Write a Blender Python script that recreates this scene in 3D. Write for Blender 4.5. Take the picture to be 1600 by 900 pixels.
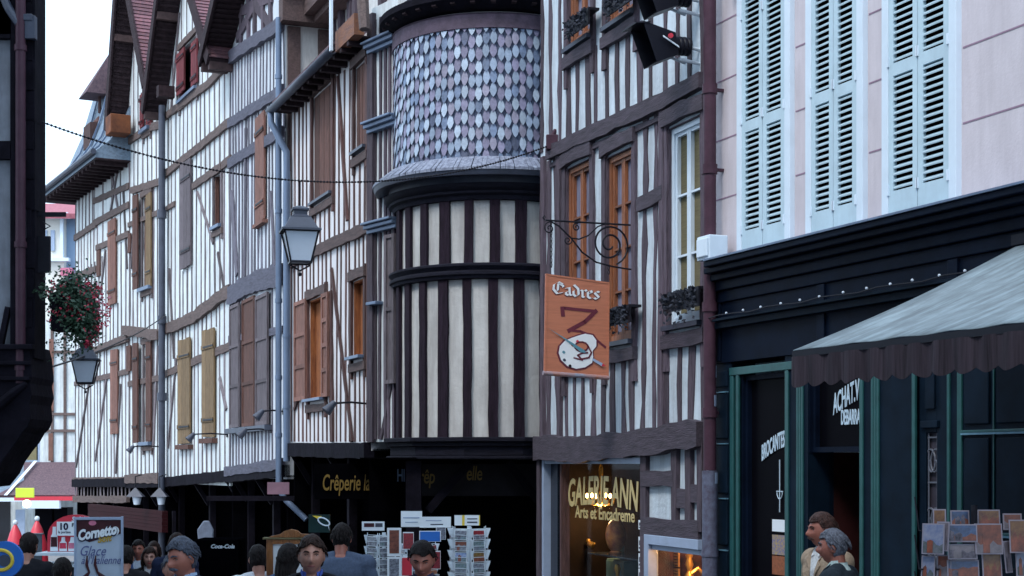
import bpy, bmesh, math, random
from mathutils import Vector, Matrix, noise
random.seed(7)
R = math.radians
for o in list(bpy.data.objects): bpy.data.objects.remove(o)
scene = bpy.context.scene
COL = scene.collection

# ------------------------------------------------------------ camera
F, CX, HY, CAMZ = 2400.0, 800.0, 725.0, 2.25
cam = bpy.data.cameras.new('camera'); camo = bpy.data.objects.new('camera', cam); COL.objects.link(camo)
camo.location = (0, 0, CAMZ); camo.rotation_euler = (R(90), 0, 0)
cam.sensor_width = 36; cam.lens = 36*F/1600; cam.shift_y = (HY-450)/1600
cam.clip_start = 0.1; cam.clip_end = 3000
scene.camera = camo
scene.render.resolution_x = 1024; scene.render.resolution_y = 576
# ------------------------------------------------------------ sky and sun (overcast)
SUN_EL, SUN_AZ = R(52), R(215)      # azimuth measured from +Y clockwise
w = bpy.data.worlds.new('World'); scene.world = w; w.use_nodes = True
nt = w.node_tree; nt.nodes.clear()
sky = nt.nodes.new('ShaderNodeTexSky'); sky.sky_type = 'NISHITA'; sky.sun_disc = False
sky.sun_elevation = SUN_EL; sky.sun_rotation = SUN_AZ; sky.dust_density = 4.0; sky.air_density = 1.0; sky.ozone_density = 1.5
mixn = nt.nodes.new('ShaderNodeMix'); mixn.data_type = 'RGBA'; mixn.inputs[0].default_value = 0.72
mixn.inputs[7].default_value = (6.1, 7.9, 9.9, 1)      # flat cloud cover, same scale as the sky texture
bg = nt.nodes.new('ShaderNodeBackground'); bg.inputs[1].default_value = 0.15
wo = nt.nodes.new('ShaderNodeOutputWorld')
nt.links.new(sky.outputs[0], mixn.inputs[6]); nt.links.new(mixn.outputs[2], bg.inputs[0]); nt.links.new(bg.outputs[0], wo.inputs[0])
sl = bpy.data.lights.new('sun', 'SUN'); sl.energy = 1.0; sl.angle = R(14); sl.color = (1, .98, .97)
so = bpy.data.objects.new('sun', sl); COL.objects.link(so)
sdir = Vector((math.sin(SUN_AZ)*math.cos(SUN_EL), math.cos(SUN_AZ)*math.cos(SUN_EL), math.sin(SUN_EL)))
so.rotation_euler = sdir.to_track_quat('Z', 'Y').to_euler(); so.location = (0, 0, 30)
scene.view_settings.view_transform = 'Standard'; scene.view_settings.look = 'None'
scene.view_settings.exposure = 0.75; scene.view_settings.gamma = 1.0
scene.cycles.max_bounces = 6; scene.cycles.diffuse_bounces = 3; scene.cycles.glossy_bounces = 3
scene.cycles.transparent_max_bounces = 6; scene.cycles.transmission_bounces = 4

# ------------------------------------------------------------ materials
MATS = {}
def mat(name, col, rough=.8, var=.12, scale=6, stretch=(1,1,1), bump=.15, bscale=None, metal=0, spec=None, col2=None, dirt=0, island=0, emit=None, estr=0, alpha=None, gloss_coat=0):
    if name in MATS: return MATS[name]
    m = bpy.data.materials.new(name); m.use_nodes = True; t = m.node_tree; n = t.nodes; L = t.links
    b = n['Principled BSDF']; b.inputs['Roughness'].default_value = rough; b.inputs['Metallic'].default_value = metal
    if spec is None and max(col[:3]) < .07 and rough > .3: spec = .18
    if spec is not None: b.inputs['Specular IOR Level'].default_value = spec
    if gloss_coat: b.inputs['Coat Weight'].default_value = gloss_coat
    tc = n.new('ShaderNodeTexCoord'); mp = n.new('ShaderNodeMapping'); mp.inputs['Scale'].default_value = stretch
    L.new(tc.outputs['Object'], mp.inputs['Vector'])
    no = n.new('ShaderNodeTexNoise'); no.inputs['Scale'].default_value = scale; no.inputs['Detail'].default_value = 6; no.inputs['Roughness'].default_value = .65
    L.new(mp.outputs[0], no.inputs['Vector'])
    rmp = n.new('ShaderNodeValToRGB'); e = rmp.color_ramp.elements
    c = Vector(col[:3]); c2 = Vector(col2[:3]) if col2 else None
    e[0].position = .3; e[1].position = .7
    e[0].color = (*((c*(1-var*1.6)) if not c2 else c2), 1); e[1].color = (*[min(1, x) for x in (c*(1+var) if not c2 else c)], 1)
    L.new(no.outputs['Fac'], rmp.inputs[0]); out = rmp.outputs[0]
    if dirt:      # rain streaks and patches that belong to the surface
        mp2 = n.new('ShaderNodeMapping'); mp2.inputs['Scale'].default_value = (3.2, 3.2, .45); L.new(tc.outputs['Object'], mp2.inputs['Vector'])
        n2 = n.new('ShaderNodeTexNoise'); n2.inputs['Scale'].default_value = 1.3; n2.inputs['Detail'].default_value = 8; n2.inputs['Roughness'].default_value = .7
        L.new(mp2.outputs[0], n2.inputs['Vector'])
        r2 = n.new('ShaderNodeValToRGB'); r2.color_ramp.elements[0].position = .40; r2.color_ramp.elements[1].position = .66
        r2.color_ramp.elements[0].color = (0,0,0,1); r2.color_ramp.elements[1].color = (dirt,)*3+(1,)
        L.new(n2.outputs['Fac'], r2.inputs[0])
        mx = n.new('ShaderNodeMix'); mx.data_type = 'RGBA'; mx.inputs[7].default_value = (c[0]*.45, c[1]*.42, c[2]*.42, 1)
        L.new(r2.outputs[0], mx.inputs[0]); L.new(out, mx.inputs[6]); out = mx.outputs[2]
    if island:     # every timber, tile or card of a mesh has its own tone
        ge = n.new('ShaderNodeNewGeometry'); mr = n.new('ShaderNodeMapRange'); mr.inputs['To Min'].default_value = 1-island; mr.inputs['To Max'].default_value = 1+island*.8
        L.new(ge.outputs['Random Per Island'], mr.inputs['Value']); hs_ = n.new('ShaderNodeHueSaturation'); L.new(mr.outputs[0], hs_.inputs['Value']); L.new(out, hs_.inputs['Color']); out = hs_.outputs[0]
    L.new(out, b.inputs['Base Color'])
    if bump:
        nb = n.new('ShaderNodeTexNoise'); nb.inputs['Scale'].default_value = bscale or scale*3; nb.inputs['Detail'].default_value = 5
        L.new(mp.outputs[0], nb.inputs['Vector'])
        bp = n.new('ShaderNodeBump'); bp.inputs['Strength'].default_value = bump; bp.inputs['Distance'].default_value = .02
        L.new(nb.outputs['Fac'], bp.inputs['Height']); L.new(bp.outputs[0], b.inputs['Normal'])
    if emit: b.inputs['Emission Color'].default_value = (*emit, 1); b.inputs['Emission Strength'].default_value = estr
    MATS[name] = m; return m
def wood(name, col, col2=None, **k):
    k.setdefault('rough', .88); k.setdefault('bump', .8); k.setdefault('island', .38)
    return mat(name, col, col2=col2 or tuple(x*.4 for x in col), scale=5, stretch=(5, 5, .7), **k)
def hwood(name, col, **k):
    k.setdefault('island', .25)
    return mat(name, col, col2=tuple(x*.4 for x in col), rough=.85, scale=5, stretch=(.8, 5, 6), bump=.5, **k)
M = dict(
 plaster=mat('white_limewash', (.73,.79,.80), .9, .08, 2.5, dirt=.6, bump=.25, bscale=14),
 plaster_d=mat('grey_limewash', (.62,.67,.72), .9, .07, 2.5, dirt=.45, bump=.25, bscale=14),
 plaster_b=mat('chalky_limewash', (.62,.71,.77), .9, .08, 3, dirt=.6, bump=.5, bscale=18),
 plaster_c=mat('warm_limewash', (.70,.69,.70), .9, .05, 3, dirt=.25, bump=.2, bscale=16),
 cream=mat('cream_plaster', (.62,.62,.60), .9, .08, 3, dirt=.55, bump=.35, bscale=20),
 pink=mat('pink_render', (.64,.585,.615), .9, .05, 1.5, dirt=.30, bump=.12, bscale=40),
 wb=wood('old_oak_purple', (.115,.085,.11)), wbh=hwood('old_oak_beam', (.095,.075,.10)),
 wd=wood('silvered_oak', (.18,.17,.215)), wdh=hwood('silvered_oak_beam', (.125,.125,.175)),
 wc=wood('red_brown_oak', (.13,.065,.06)), wch=hwood('red_brown_beam', (.12,.075,.07)),
 we=wood('thin_brown_oak', (.22,.185,.20), island=.5), weh=hwood('brown_beam', (.17,.12,.11)),
 wt=wood('dark_stained_oak', (.034,.021,.036)), wth=hwood('dark_moulding', (.018,.018,.032)),
 black=mat('blackened_timber', (.008,.007,.012), .85, .3, 5, bump=.4, spec=.08),
 soffit=mat('dark_soffit_boards', (.035,.022,.026), .85, .3, 8, bump=.4),
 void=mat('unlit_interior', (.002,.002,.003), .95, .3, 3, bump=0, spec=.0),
 orange=wood('varnished_pine', (.36,.125,.045), (.18,.06,.025), rough=.5),
 tan=wood('tan_shutter_wood', (.25,.165,.085)), brown=wood('brown_shutter_wood', (.135,.06,.045)),
 rust=wood('terracotta_shutter_wood', (.27,.13,.10)), greyw=wood('grey_shutter_wood', (.15,.125,.14)),
 redsh=wood('oxblood_paint', (.20,.035,.045)), raw=wood('raw_orange_timber', (.36,.125,.035), (.16,.05,.02)),
 zinc=mat('zinc', (.13,.18,.27), .45, .15, 3, stretch=(1,1,.4), bump=.1, metal=.3),
 zincd=mat('dark_lead', (.05,.06,.09), .5, .2, 4, bump=.15),
 slate=mat('blue_slate', (.16,.22,.29), .55, .25, 9, stretch=(1,1,2), bump=.4),
 tile=mat('clay_tile', (.24,.10,.11), .85, .3, 14, bump=.4, island=.3, col2=(.10,.06,.08)),
 tileb=mat('brown_tile', (.16,.10,.11), .85, .3, 12, bump=.4, col2=(.07,.045,.06)),
 pipe=mat('maroon_pipe_paint', (.065,.03,.045), .45, .2, 6, bump=.1),
 pipeg=mat('chipped_grey_paint', (.13,.15,.22), .55, .35, 14, bump=.2, col2=(.06,.05,.08)),
 iron=mat('black_iron', (.012,.012,.018), .5, .2, 10, bump=.05),
 ironb=mat('black_enamel', (.010,.011,.018), .42, .1, 4, bump=.02),
 white=mat('white_paint', (.66,.76,.84), .55, .04, 4, bump=.05),
 bluewh=mat('pale_blue_shutter_paint', (.50,.65,.72), .5, .06, 5, bump=.08, dirt=.2),
 blugrey=mat('blue_grey_frame_paint', (.32,.40,.54), .5, .08, 5, bump=.05),
 glass=mat('dark_window_glass', (.012,.015,.022), .06, .2, 1, bump=0, spec=.7),
 glassd=mat('dim_shop_glass', (.003,.003,.005), .35, .2, 1, bump=0, spec=.02),
 milk=mat('milky_lamp_glass', (.62,.70,.80), .35, .05, 2, bump=0),
 green=mat('deep_green_paint', (.012,.030,.040), .4, .2, 5, bump=.06),
 greenl=mat('green_trim_paint', (.015,.085,.085), .4, .15, 6, bump=.05),
 navy=mat('blue_black_panel_paint', (.004,.011,.022), .55, .25, 3, bump=.05, spec=.08),
 navyd=mat('soot_black_fascia', (.003,.007,.018), .55, .25, 3, bump=.05, spec=.08),
 awn=mat('grey_blue_awning_canvas', (.21,.27,.30), .85, .30, 3, stretch=(3,.4,1), bump=.1, dirt=.55),
 awnu=mat('striped_valance_canvas', (.045,.035,.045), .9, .35, 10, stretch=(3,3,.1), bump=.05),
 gold=mat('gold_leaf_paint', (.62,.48,.20), .4, .1, 8, bump=0, metal=.2),
 goldd=mat('old_yellow_paint', (.45,.30,.05), .6, .15, 8, bump=0),
 goldd2=mat('gilt_metal', (.7,.42,.10), .3, .2, 12, bump=.2, metal=.8),
 signo=mat('orange_sign_board', (.50,.17,.09), .6, .12, 4, stretch=(.6,3,7), bump=.08),
 signr=mat('dark_red_sign_paint', (.13,.015,.03), .5, .05, 4, bump=0),
 signw=mat('white_sign_paint', (.78,.80,.80), .5, .03, 4, bump=0),
 teal=mat('teal_sign_paint', (.10,.26,.32), .5, .05, 4, bump=0),
 paper=mat('white_card', (.76,.82,.86), .6, .03, 5, bump=0),
 wire=mat('white_wire', (.70,.78,.84), .4, .05, 5, bump=0),
 asphalt=mat('asphalt', (.05,.05,.055), .9, .2, 4, bump=.4, bscale=40),
 paving=mat('stone_paving', (.17,.16,.16), .85, .2, 2, bump=.4, bscale=30),
 leaf=mat('flower_leaves', (.035,.085,.045), .6, .4, 20, bump=0, col2=(.015,.04,.025)),
 flower=mat('geranium_red', (.50,.03,.07), .6, .2, 20, bump=0), flowerp=mat('geranium_pink', (.55,.16,.25), .6, .2, 20, bump=0),
 maroon=mat('maroon_fascia', (.024,.002,.004), .8, .1, 3, bump=.05),
 red=mat('red_plastic', (.60,.035,.06), .4, .05, 3, bump=0), blue=mat('blue_plastic', (.02,.15,.55), .4, .05, 3, bump=0),
 yellow=mat('yellow_paint', (.75,.55,.05), .5, .05, 3, bump=0), lime=mat('lime_yellow_sign', (.62,.75,.05), .5, .05, 3, bump=0),
 brownp=mat('chocolate_print', (.06,.02,.025), .4, .2, 6, bump=0),
 chair=wood('menu_board_oak', (.36,.14,.035), (.20,.07,.02), rough=.45),
 curtain=mat('yellow_slatted_blind', (.15,.125,.06), .8, .2, 4, stretch=(1,1,30), bump=.3),
 net=mat('grey_net_curtain', (.20,.20,.28), .9, .3, 4, stretch=(14,1,.5), bump=.2),
)
MATS_SKIN = [mat('skin_warm', (.40,.19,.135), .5, .12, 20, bump=.05), mat('skin_fair', (.50,.27,.21), .5, .05, 20, bump=.04), mat('skin_ruddy', (.36,.13,.09), .5, .08, 20, bump=.05)]
def cloth(name, col, **k): return mat(name, col, .9, .15, 60, bump=.2, **k)
def hairm(name, col): return mat(name, col, .55, .5, 22, stretch=(3,3,.6), bump=.8)

# ------------------------------------------------------------ mesh builder
class MB:
    def __init__(s): s.v = []; s.f = []; s.m = []; s.smooth = False
    def add(s, vs, fs, mi=0):
        k = len(s.v); s.v += [tuple(v) for v in vs]; s.f += [tuple(i+k for i in f) for f in fs]; s.m += [mi]*len(fs)
    def box(s, x0, x1, y0, y1, z0, z1, mi=0):
        s.add([(x0,y0,z0),(x1,y0,z0),(x1,y1,z0),(x0,y1,z0),(x0,y0,z1),(x1,y0,z1),(x1,y1,z1),(x0,y1,z1)],
              [(0,3,2,1),(4,5,6,7),(0,1,5,4),(1,2,6,5),(2,3,7,6),(3,0,4,7)], mi)
    def prism(s, poly, y0, y1, mi=0, ax='y'):     # polygon in x-z, extruded along y
        n = len(poly)
        if ax == 'y': vs = [(a,y0,b) for a,b in poly]+[(a,y1,b) for a,b in poly]
        elif ax == 'z': vs = [(a,b,y0) for a,b in poly]+[(a,b,y1) for a,b in poly]
        else: vs = [(y0,a,b) for a,b in poly]+[(y1,a,b) for a,b in poly]
        s.add(vs, [tuple(range(n))[::-1], tuple(range(n, 2*n))]+[(i,(i+1)%n,n+(i+1)%n,n+i) for i in range(n)], mi)
    def bar(s, p0, p1, w, d, mi=0, jit=0, seg=None, up=None):   # rectangular timber from p0 to p1; w across, d along local y
        p0, p1 = Vector(p0), Vector(p1); L = (p1-p0).length
        if L < 1e-4: return
        k = max(1, int(L/.35)) if jit else 1
        if seg: k = seg
        a = (p1-p0)/L; dn = up or Vector((0,1,0)); sd = a.cross(dn).normalized(); dn = sd.cross(a).normalized()
        rings = []
        for i in range(k+1):
            c = p0+a*(L*i/k); ww = w*(1+random.uniform(-jit,jit)); off = sd*random.uniform(-jit,jit)*w*.35
            dd = d*(1+random.uniform(-jit,jit)*.25)
            rings.append([c+off-sd*ww/2, c+off+sd*ww/2, c+off+sd*ww/2+dn*dd, c+off-sd*ww/2+dn*dd])
        vs = [p for r in rings for p in r]; fs = [(0,1,2,3), tuple(4*k+i for i in (3,2,1,0))]
        for i in range(k):
            for j in range(4): fs.append((4*i+j, 4*i+4+j, 4*i+4+(j+1)%4, 4*i+(j+1)%4))
        s.add(vs, fs, mi)
    def tube(s, pts, r, n=8, mi=0, cap=True):
        pts = [Vector(p) for p in pts]; rs = r if isinstance(r, (list,tuple)) else [r]*len(pts)
        prev = None; vs = []
        for i, p in enumerate(pts):
            a = (pts[min(i+1,len(pts)-1)]-pts[max(i-1,0)])
            a = a.normalized() if a.length > 1e-9 else Vector((0,0,1))
            if prev is None: u = a.orthogonal().normalized()
            else: u = (prev-a*prev.dot(a)); u = u.normalized() if u.length > 1e-6 else a.orthogonal().normalized()
            prev = u; v = a.cross(u)
            vs += [p+(u*math.cos(2*math.pi*j/n)+v*math.sin(2*math.pi*j/n))*rs[i] for j in range(n)]
        fs = [(i*n+j, i*n+(j+1)%n, (i+1)*n+(j+1)%n, (i+1)*n+j) for i in range(len(pts)-1) for j in range(n)]
        if cap: fs += [tuple(range(n))[::-1], tuple((len(pts)-1)*n+j for j in range(n))]
        s.add(vs, fs, mi)
    def lathe(s, prof, c=(0,0,0), n=24, a0=0, a1=2*math.pi, mi=0, sx=1, sy=1):   # prof: (r,z)
        full = abs(a1-a0-2*math.pi) < 1e-6; k = n if full else n+1
        vs = [(c[0]+r*sx*math.cos(a0+(a1-a0)*j/n), c[1]+r*sy*math.sin(a0+(a1-a0)*j/n), c[2]+z) for r,z in prof for j in range(k)]
        fs = []
        for i in range(len(prof)-1):
            for j in range(n):
                j2 = (j+1)%k; fs.append((i*k+j, i*k+j2, (i+1)*k+j2, (i+1)*k+j))
        s.add(vs, fs, mi)
    def ball(s, c, r, n=10, mi=0, sc=(1,1,1)):
        pr = [(math.sin(math.pi*i/n), -math.cos(math.pi*i/n)) for i in range(n+1)]
        vs = [(c[0]+a*r*sc[0]*math.cos(2*math.pi*j/n), c[1]+a*r*sc[1]*math.sin(2*math.pi*j/n), c[2]+b*r*sc[2]) for a,b in pr for j in range(n)]
        s.add(vs, [(i*n+j, i*n+(j+1)%n, (i+1)*n+(j+1)%n, (i+1)*n+j) for i in range(n) for j in range(n)], mi)
    def strip(s, pts, w0, w1, y0, y1, jit=0, mi=0):   # curved beam through (x,z) points between depths y0..y1
        out = []
        for i in range(len(pts)-1):
            a, b = pts[i], pts[i+1]; k = max(1, int(math.hypot(b[0]-a[0], b[1]-a[1])/(.24 if w0 > .13 else .4)))
            for j in range(k): out.append((a[0]+(b[0]-a[0])*j/k, a[1]+(b[1]-a[1])*j/k))
        out.append(pts[-1]); n = len(out); vs = []
        for i, (x, z) in enumerate(out):
            ww = (w0+(w1-w0)*i/max(1,n-1))/2
            up, dn = ww*(1+random.uniform(-jit,jit)), ww*(1+random.uniform(-jit,jit)); yo = y1*(1+random.uniform(-jit,jit)*.3)
            vs += [(x,y0,z-dn),(x,y0,z+up),(x,yo,z+up),(x,yo,z-dn)]
        fs = [(0,1,2,3), tuple(4*(n-1)+i for i in (3,2,1,0))]
        for i in range(n-1):
            for j in range(4): fs.append((4*i+j, 4*i+4+j, 4*i+4+(j+1)%4, 4*i+(j+1)%4))
        s.add(vs, fs, mi)
    def nib(s, pts, w, ang, y0, y1, T, mi=0):    # broad-pen stroke; T maps 2-D to (x,z)
        vx, vz = w/2*math.cos(ang), w/2*math.sin(ang)
        for a, b in zip(pts, pts[1:]):
            q = [(a[0]-vx,a[1]-vz),(a[0]+vx,a[1]+vz),(b[0]+vx,b[1]+vz),(b[0]-vx,b[1]-vz)]
            s.prism([T(*p) for p in q], y0, y1, mi)
    def mapped(s, fn): s.v = [tuple(fn(Vector(v))) for v in s.v]; return s
    def build(s, name, mats, parent=None, smooth=False, cuts=None, bevel=0):
        me = bpy.data.meshes.new(name); me.from_pydata(s.v, [], s.f); 
        if not isinstance(mats, (list,tuple)): mats = [mats]
        for m in mats: me.materials.append(m)
        me.polygons.foreach_set('material_index', s.m)
        bm = bmesh.new(); bm.from_mesh(me)
        for co, no in (cuts or []):
            g = bm.verts[:]+bm.edges[:]+bm.faces[:]
            bmesh.ops.bisect_plane(bm, geom=g, plane_co=co, plane_no=no, clear_outer=True)
        bmesh.ops.recalc_face_normals(bm, faces=bm.faces[:]); bm.to_mesh(me); bm.free()
        if smooth:
            me.polygons.foreach_set('use_smooth', [True]*len(me.polygons))
            try: me.set_sharp_from_angle(angle=R(40))
            except Exception: pass
        o = bpy.data.objects.new(name, me); COL.objects.link(o)
        if bevel:
            b = o.modifiers.new('bevel', 'BEVEL'); b.width = bevel; b.segments = 2; b.limit_method = 'ANGLE'
        if parent: o.parent = parent
        return o
def each(mb, name, mats, parent=None, **k):     # every separate piece becomes an object of its own
    par = list(range(len(mb.v)))
    def find(a):
        while par[a] != a: par[a] = par[par[a]]; a = par[a]
        return a
    for f in mb.f:
        r = find(f[0])
        for i in f[1:]: par[find(i)] = r
    groups = {}
    for fi, f in enumerate(mb.f): groups.setdefault(find(f[0]), []).append(fi)
    out = []
    for fs in groups.values():
        q = MB(); mp = {}
        for fi in fs:
            for i in mb.f[fi]:
                if i not in mp: mp[i] = len(q.v); q.v.append(mb.v[i])
            q.f.append(tuple(mp[i] for i in mb.f[fi])); q.m.append(mb.m[fi])
        out.append(q.build(name, mats, parent, **k))
    return out
def tag(o, label=None, cat=None, group=None, kind=None):
    if label: o['label'] = label
    if cat: o['category'] = cat
    if group: o['group'] = group
    if kind: o['kind'] = kind
    return o
def thing(name, label, cat, loc=(0,0,0), rz=0, group=None):
    o = bpy.data.objects.new(name, None); COL.objects.link(o); o.empty_display_size = .2
    o.location = loc; o.rotation_euler = (0, 0, rz); return tag(o, label, cat, group)
def text(body, size, xs=1, shear=0, bold=0, name='lettering', m=None, parent=None, fn=None, ext=.002, arc=None, space=1):
    cu = bpy.data.curves.new('t', 'FONT'); cu.body = body; cu.size = size; cu.shear = shear; cu.offset = bold; cu.extrude = ext; cu.space_character = space
    cu.resolution_u = 3
    o = bpy.data.objects.new('t', cu); COL.objects.link(o)
    dg = bpy.context.evaluated_depsgraph_get(); dg.update(); me = bpy.data.meshes.new_from_object(o.evaluated_get(dg))
    bpy.data.objects.remove(o)
    for v in me.vertices:
        x, y, z = v.co; x *= xs
        if arc: y += arc(x)
        v.co = fn(x, y, z)
    me.materials.clear(); me.materials.append(m); me.name = name
    q = bpy.data.objects.new(name, me); COL.objects.link(q)
    if parent: q.parent = parent
    return q
def ground_z(Y): return 0 if Y < 10 else -.045*(Y-10)
def P(px, py, Y): return Vector(((px-CX)/F*Y, Y, CAMZ-(py-HY)/F*Y))

class Fac:     # a facade plane standing on the ground: x = along it (away to the left), y = out to the street, z = up
    def __init__(s, pr, Yr, pl, Yl):
        s.O = Vector(((pr-CX)/F*Yr, Yr, 0)); E = Vector(((pl-CX)/F*Yl, Yl, 0)); s.W = (E-s.O).length
        s.t = (E-s.O)/s.W; s.n = Vector((-s.t.y, s.t.x, 0)); s.rz = math.atan2(s.t.y, s.t.x)
    def s(s, px, n=0):
        q = (px-CX)/F; o = s.O+s.n*n
        return (q*o.y-o.x)/(s.t.x-q*s.t.y)
    def sz(s, px, py, n=0):
        k = s.s(px, n); y = (s.O+s.n*n+s.t*k).y; return (k, CAMZ-(py-HY)/F*y)
    def w(s, a, n, z): return s.O+s.t*a+s.n*n+Vector((0,0,z))
    def L(s, pts, n=0): return [s.sz(x, y, n) for x, y in pts]
def lerp(pts, x):
    p = sorted(pts)
    if x <= p[0][0]: return p[0][1]
    for a, b in zip(p, p[1:]):
        if x <= b[0]: return a[1]+(b[1]-a[1])*(x-a[0])/max(1e-9, b[0]-a[0])
    return p[-1][1]
def wall_grid(mb, s0, s1, z0, z1, holes, n0=-.22, n1=0):
    ss = sorted({s0, s1, *[min(max(h[0],s0),s1) for h in holes], *[min(max(h[1],s0),s1) for h in holes]})
    zz = sorted({z0, z1, *[min(max(h[2],z0),z1) for h in holes], *[min(max(h[3],z0),z1) for h in holes]})
    for a, b in zip(ss, ss[1:]):
        if b-a < 1e-4: continue
        for c, d in zip(zz, zz[1:]):
            if d-c < 1e-4: continue
            ms, mz = (a+b)/2, (c+d)/2
            if any(h[0]<ms<h[1] and h[2]<mz<h[3] for h in holes): continue
            mb.box(a, b, n0, n1, c, d)
def studs(mb, s0, s1, lo, hi, gap, w, block=(), depth=.035, lean=.02, jit=.25, diag=0):
    depth = min(depth, .014)
    n = max(1, round((s1-s0)/gap)); g = (s1-s0)/n
    for i in range(n+1):
        a = s0+g*i+random.uniform(-.12,.12)*gap*(0 < i < n); b = a+random.uniform(-lean,lean)*3
        za, zb = lerp(lo, a), lerp(hi, b)
        if zb-za < .12: continue
        segs = [(za, zb)]
        for (h0,h1,h2,h3) in block:
            if h0-.06 < (a+b)/2 < h1+.06:
                ns = []
                for (c, d) in segs:
                    if h3 <= c or h2 >= d: ns.append((c, d)); continue
                    if h2-c > .15: ns.append((c, h2))
                    if d-h3 > .15: ns.append((h3, d))
                segs = ns
        ww = w*random.uniform(.7, 1.2)
        for c, d in segs:
            f = lambda z: a+(b-a)*(z-za)/(zb-za)
            mb.bar((f(c), 0, c), (f(d), 0, d), ww, depth*random.uniform(.8,1.3), jit=jit)
def plank_shutter(par, a, b, z0, z1, m, n=.045, planks=3, hinges=True, name='shutter', tilt=0):
    mb = MB(); w = (b-a)/planks
    for i in range(planks): mb.box(a+w*i+.006, a+w*(i+1)-.006, n, n+.032, z0+random.uniform(-.012,.012), z1+random.uniform(-.012,.012))
    mb.box(a+.01, b-.01, n-.012, n-.002, z0+.02, z1-.02)
    for q in (.16, .84): mb.box(a+.02, b-.02, n+.033, n+.055, z0+(z1-z0)*q-.05, z0+(z1-z0)*q+.05)
    o = mb.build(name, m, par)
    if hinges:
        hb = MB()
        for q in (.16, .84): hb.box(a-.03, a+(b-a)*.8, n+.057, n+.066, z0+(z1-z0)*q-.018, z0+(z1-z0)*q+.018)
        each(hb, 'hinge', M['iron'], o)
    return o
def panel_shutter(par, a, b, z0, z1, m, n=.045, rows=4):
    mb = MB(); mb.box(a, b, n, n+.02, z0, z1); fw = min(.07, (b-a)*.2)
    mb.box(a, a+fw, n+.021, n+.045, z0, z1); mb.box(b-fw, b, n+.021, n+.045, z0, z1)
    for i in range(rows+1):
        z = z0+(z1-z0-fw)*i/rows; mb.box(a+fw+.001, b-fw-.001, n+.021, n+.043, z, z+fw)
    return mb.build('shutter', m, par)
def casement(par, a, b, z0, z1, m, rows=3, leaves=2, pane=None, depth=-.13, reveal=None, fw=.06, sill=None, box=None):
    mb = MB(); d0, d1 = depth, depth+.05
    mb.box(a, a+fw, d0, d1+.02, z0, z1); mb.box(b-fw, b, d0, d1+.02, z0, z1)
    mb.box(a+fw, b-fw, d0, d1+.02, z1-fw, z1); mb.box(a+fw, b-fw, d0, d1+.02, z0, z0+fw*1.3)
    wd = (b-a-2*fw)/leaves
    for i in range(leaves):
        x0, x1 = a+fw+wd*i+.004, a+fw+wd*(i+1)-.004; q = fw*.7
        mb.box(x0, x0+q, d0+.004, d1, z0+fw*1.3, z1-fw); mb.box(x1-q, x1, d0+.004, d1, z0+fw*1.3, z1-fw)
        for k in range(rows+1):
            zc = z0+fw*1.3+(z1-z0-fw*2.3-q)*k/rows; mb.box(x0+q, x1-q, d0+.006, d1-.006, zc, zc+(q if k in (0,rows) else q*.55))
    o = mb.build('window', m, par)
    if reveal:
        rb = MB(); rb.box(a-.012, a-.001, d0-.03, .02, z0, z1); rb.box(b+.001, b+.012, d0-.03, .02, z0, z1); rb.box(a, b, d0-.03, .02, z1+.001, z1+.012); each(rb, 'reveal', reveal, o)
    pb = MB(); pb.box(a+fw, b-fw, d0-.02, d0+.002, z0+fw, z1-fw); pb.build('pane', pane or M['glass'], o)
    if sill:
        sb = MB(); sb.box(a-.06, b+.06, -.12, .10, z0-.06, z0-.005); sb.build('sill', sill, o)
    return o
def gable_roof(par, apex, lb, rb, over=.58, back=-6, tilem=None, boardm=None):
    for nm, (p, q) in (('roof', (apex, lb)), ('roof', (apex, rb))):
        a, b = Vector((p[0],0,p[1])), Vector((q[0],0,q[1])); d = (b-a); L = d.length; d /= L; b2 = b+d*.2; L += .2
        up = Vector((-d.z, 0, d.x)); up = up if up.z > 0 else -up
        tb = MB()
        nrow = int(L/.13)
        for i in range(nrow):
            c0, c1 = a+d*(L*i/nrow), a+d*(L*(i+1)/nrow+.03)
            x = [c0+up*.10, c1+up*.13, c1+up*.155, c0+up*.125]
            tb.prism([(v.x, v.z) for v in x], back, over)
        ro = tb.build('roof', tilem or M['tile'], par)
        sb = MB(); x = [a, b2, b2+up*.09, a+up*.09]; sb.prism([(v.x, v.z) for v in x], back, over-.03)
        k = int(L/.15)
        for i in range(k):
            c0 = a+d*(L*(i+.2)/k); c1 = c0+d*.06; x = [c0-up*.035, c1-up*.035, c1-up*.001, c0-up*.001]
            sb.prism([(v.x, v.z) for v in x], 0.02, over-.08)
        sb.build('soffit', M['soffit'], ro)
        bb = MB(); x = [a-up*.10, b2-up*.10, b2+up*.19, a+up*.19]; bb.prism([(v.x, v.z) for v in x], over-.02, over+.03)
        bb.build('bargeboard', boardm or M['soffit'], ro)
        pb = MB()
        for q2 in (.45, .985):
            c = a+d*L*q2; pb.box(c.x-.07, c.x+.07, -.02, over-.03, c.z-.22, c.z-.04)
        each(pb, 'purlin_end', mat('sooty_purlin', (.07,.04,.04), .85, .3, 5, bump=.3), ro)
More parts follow.
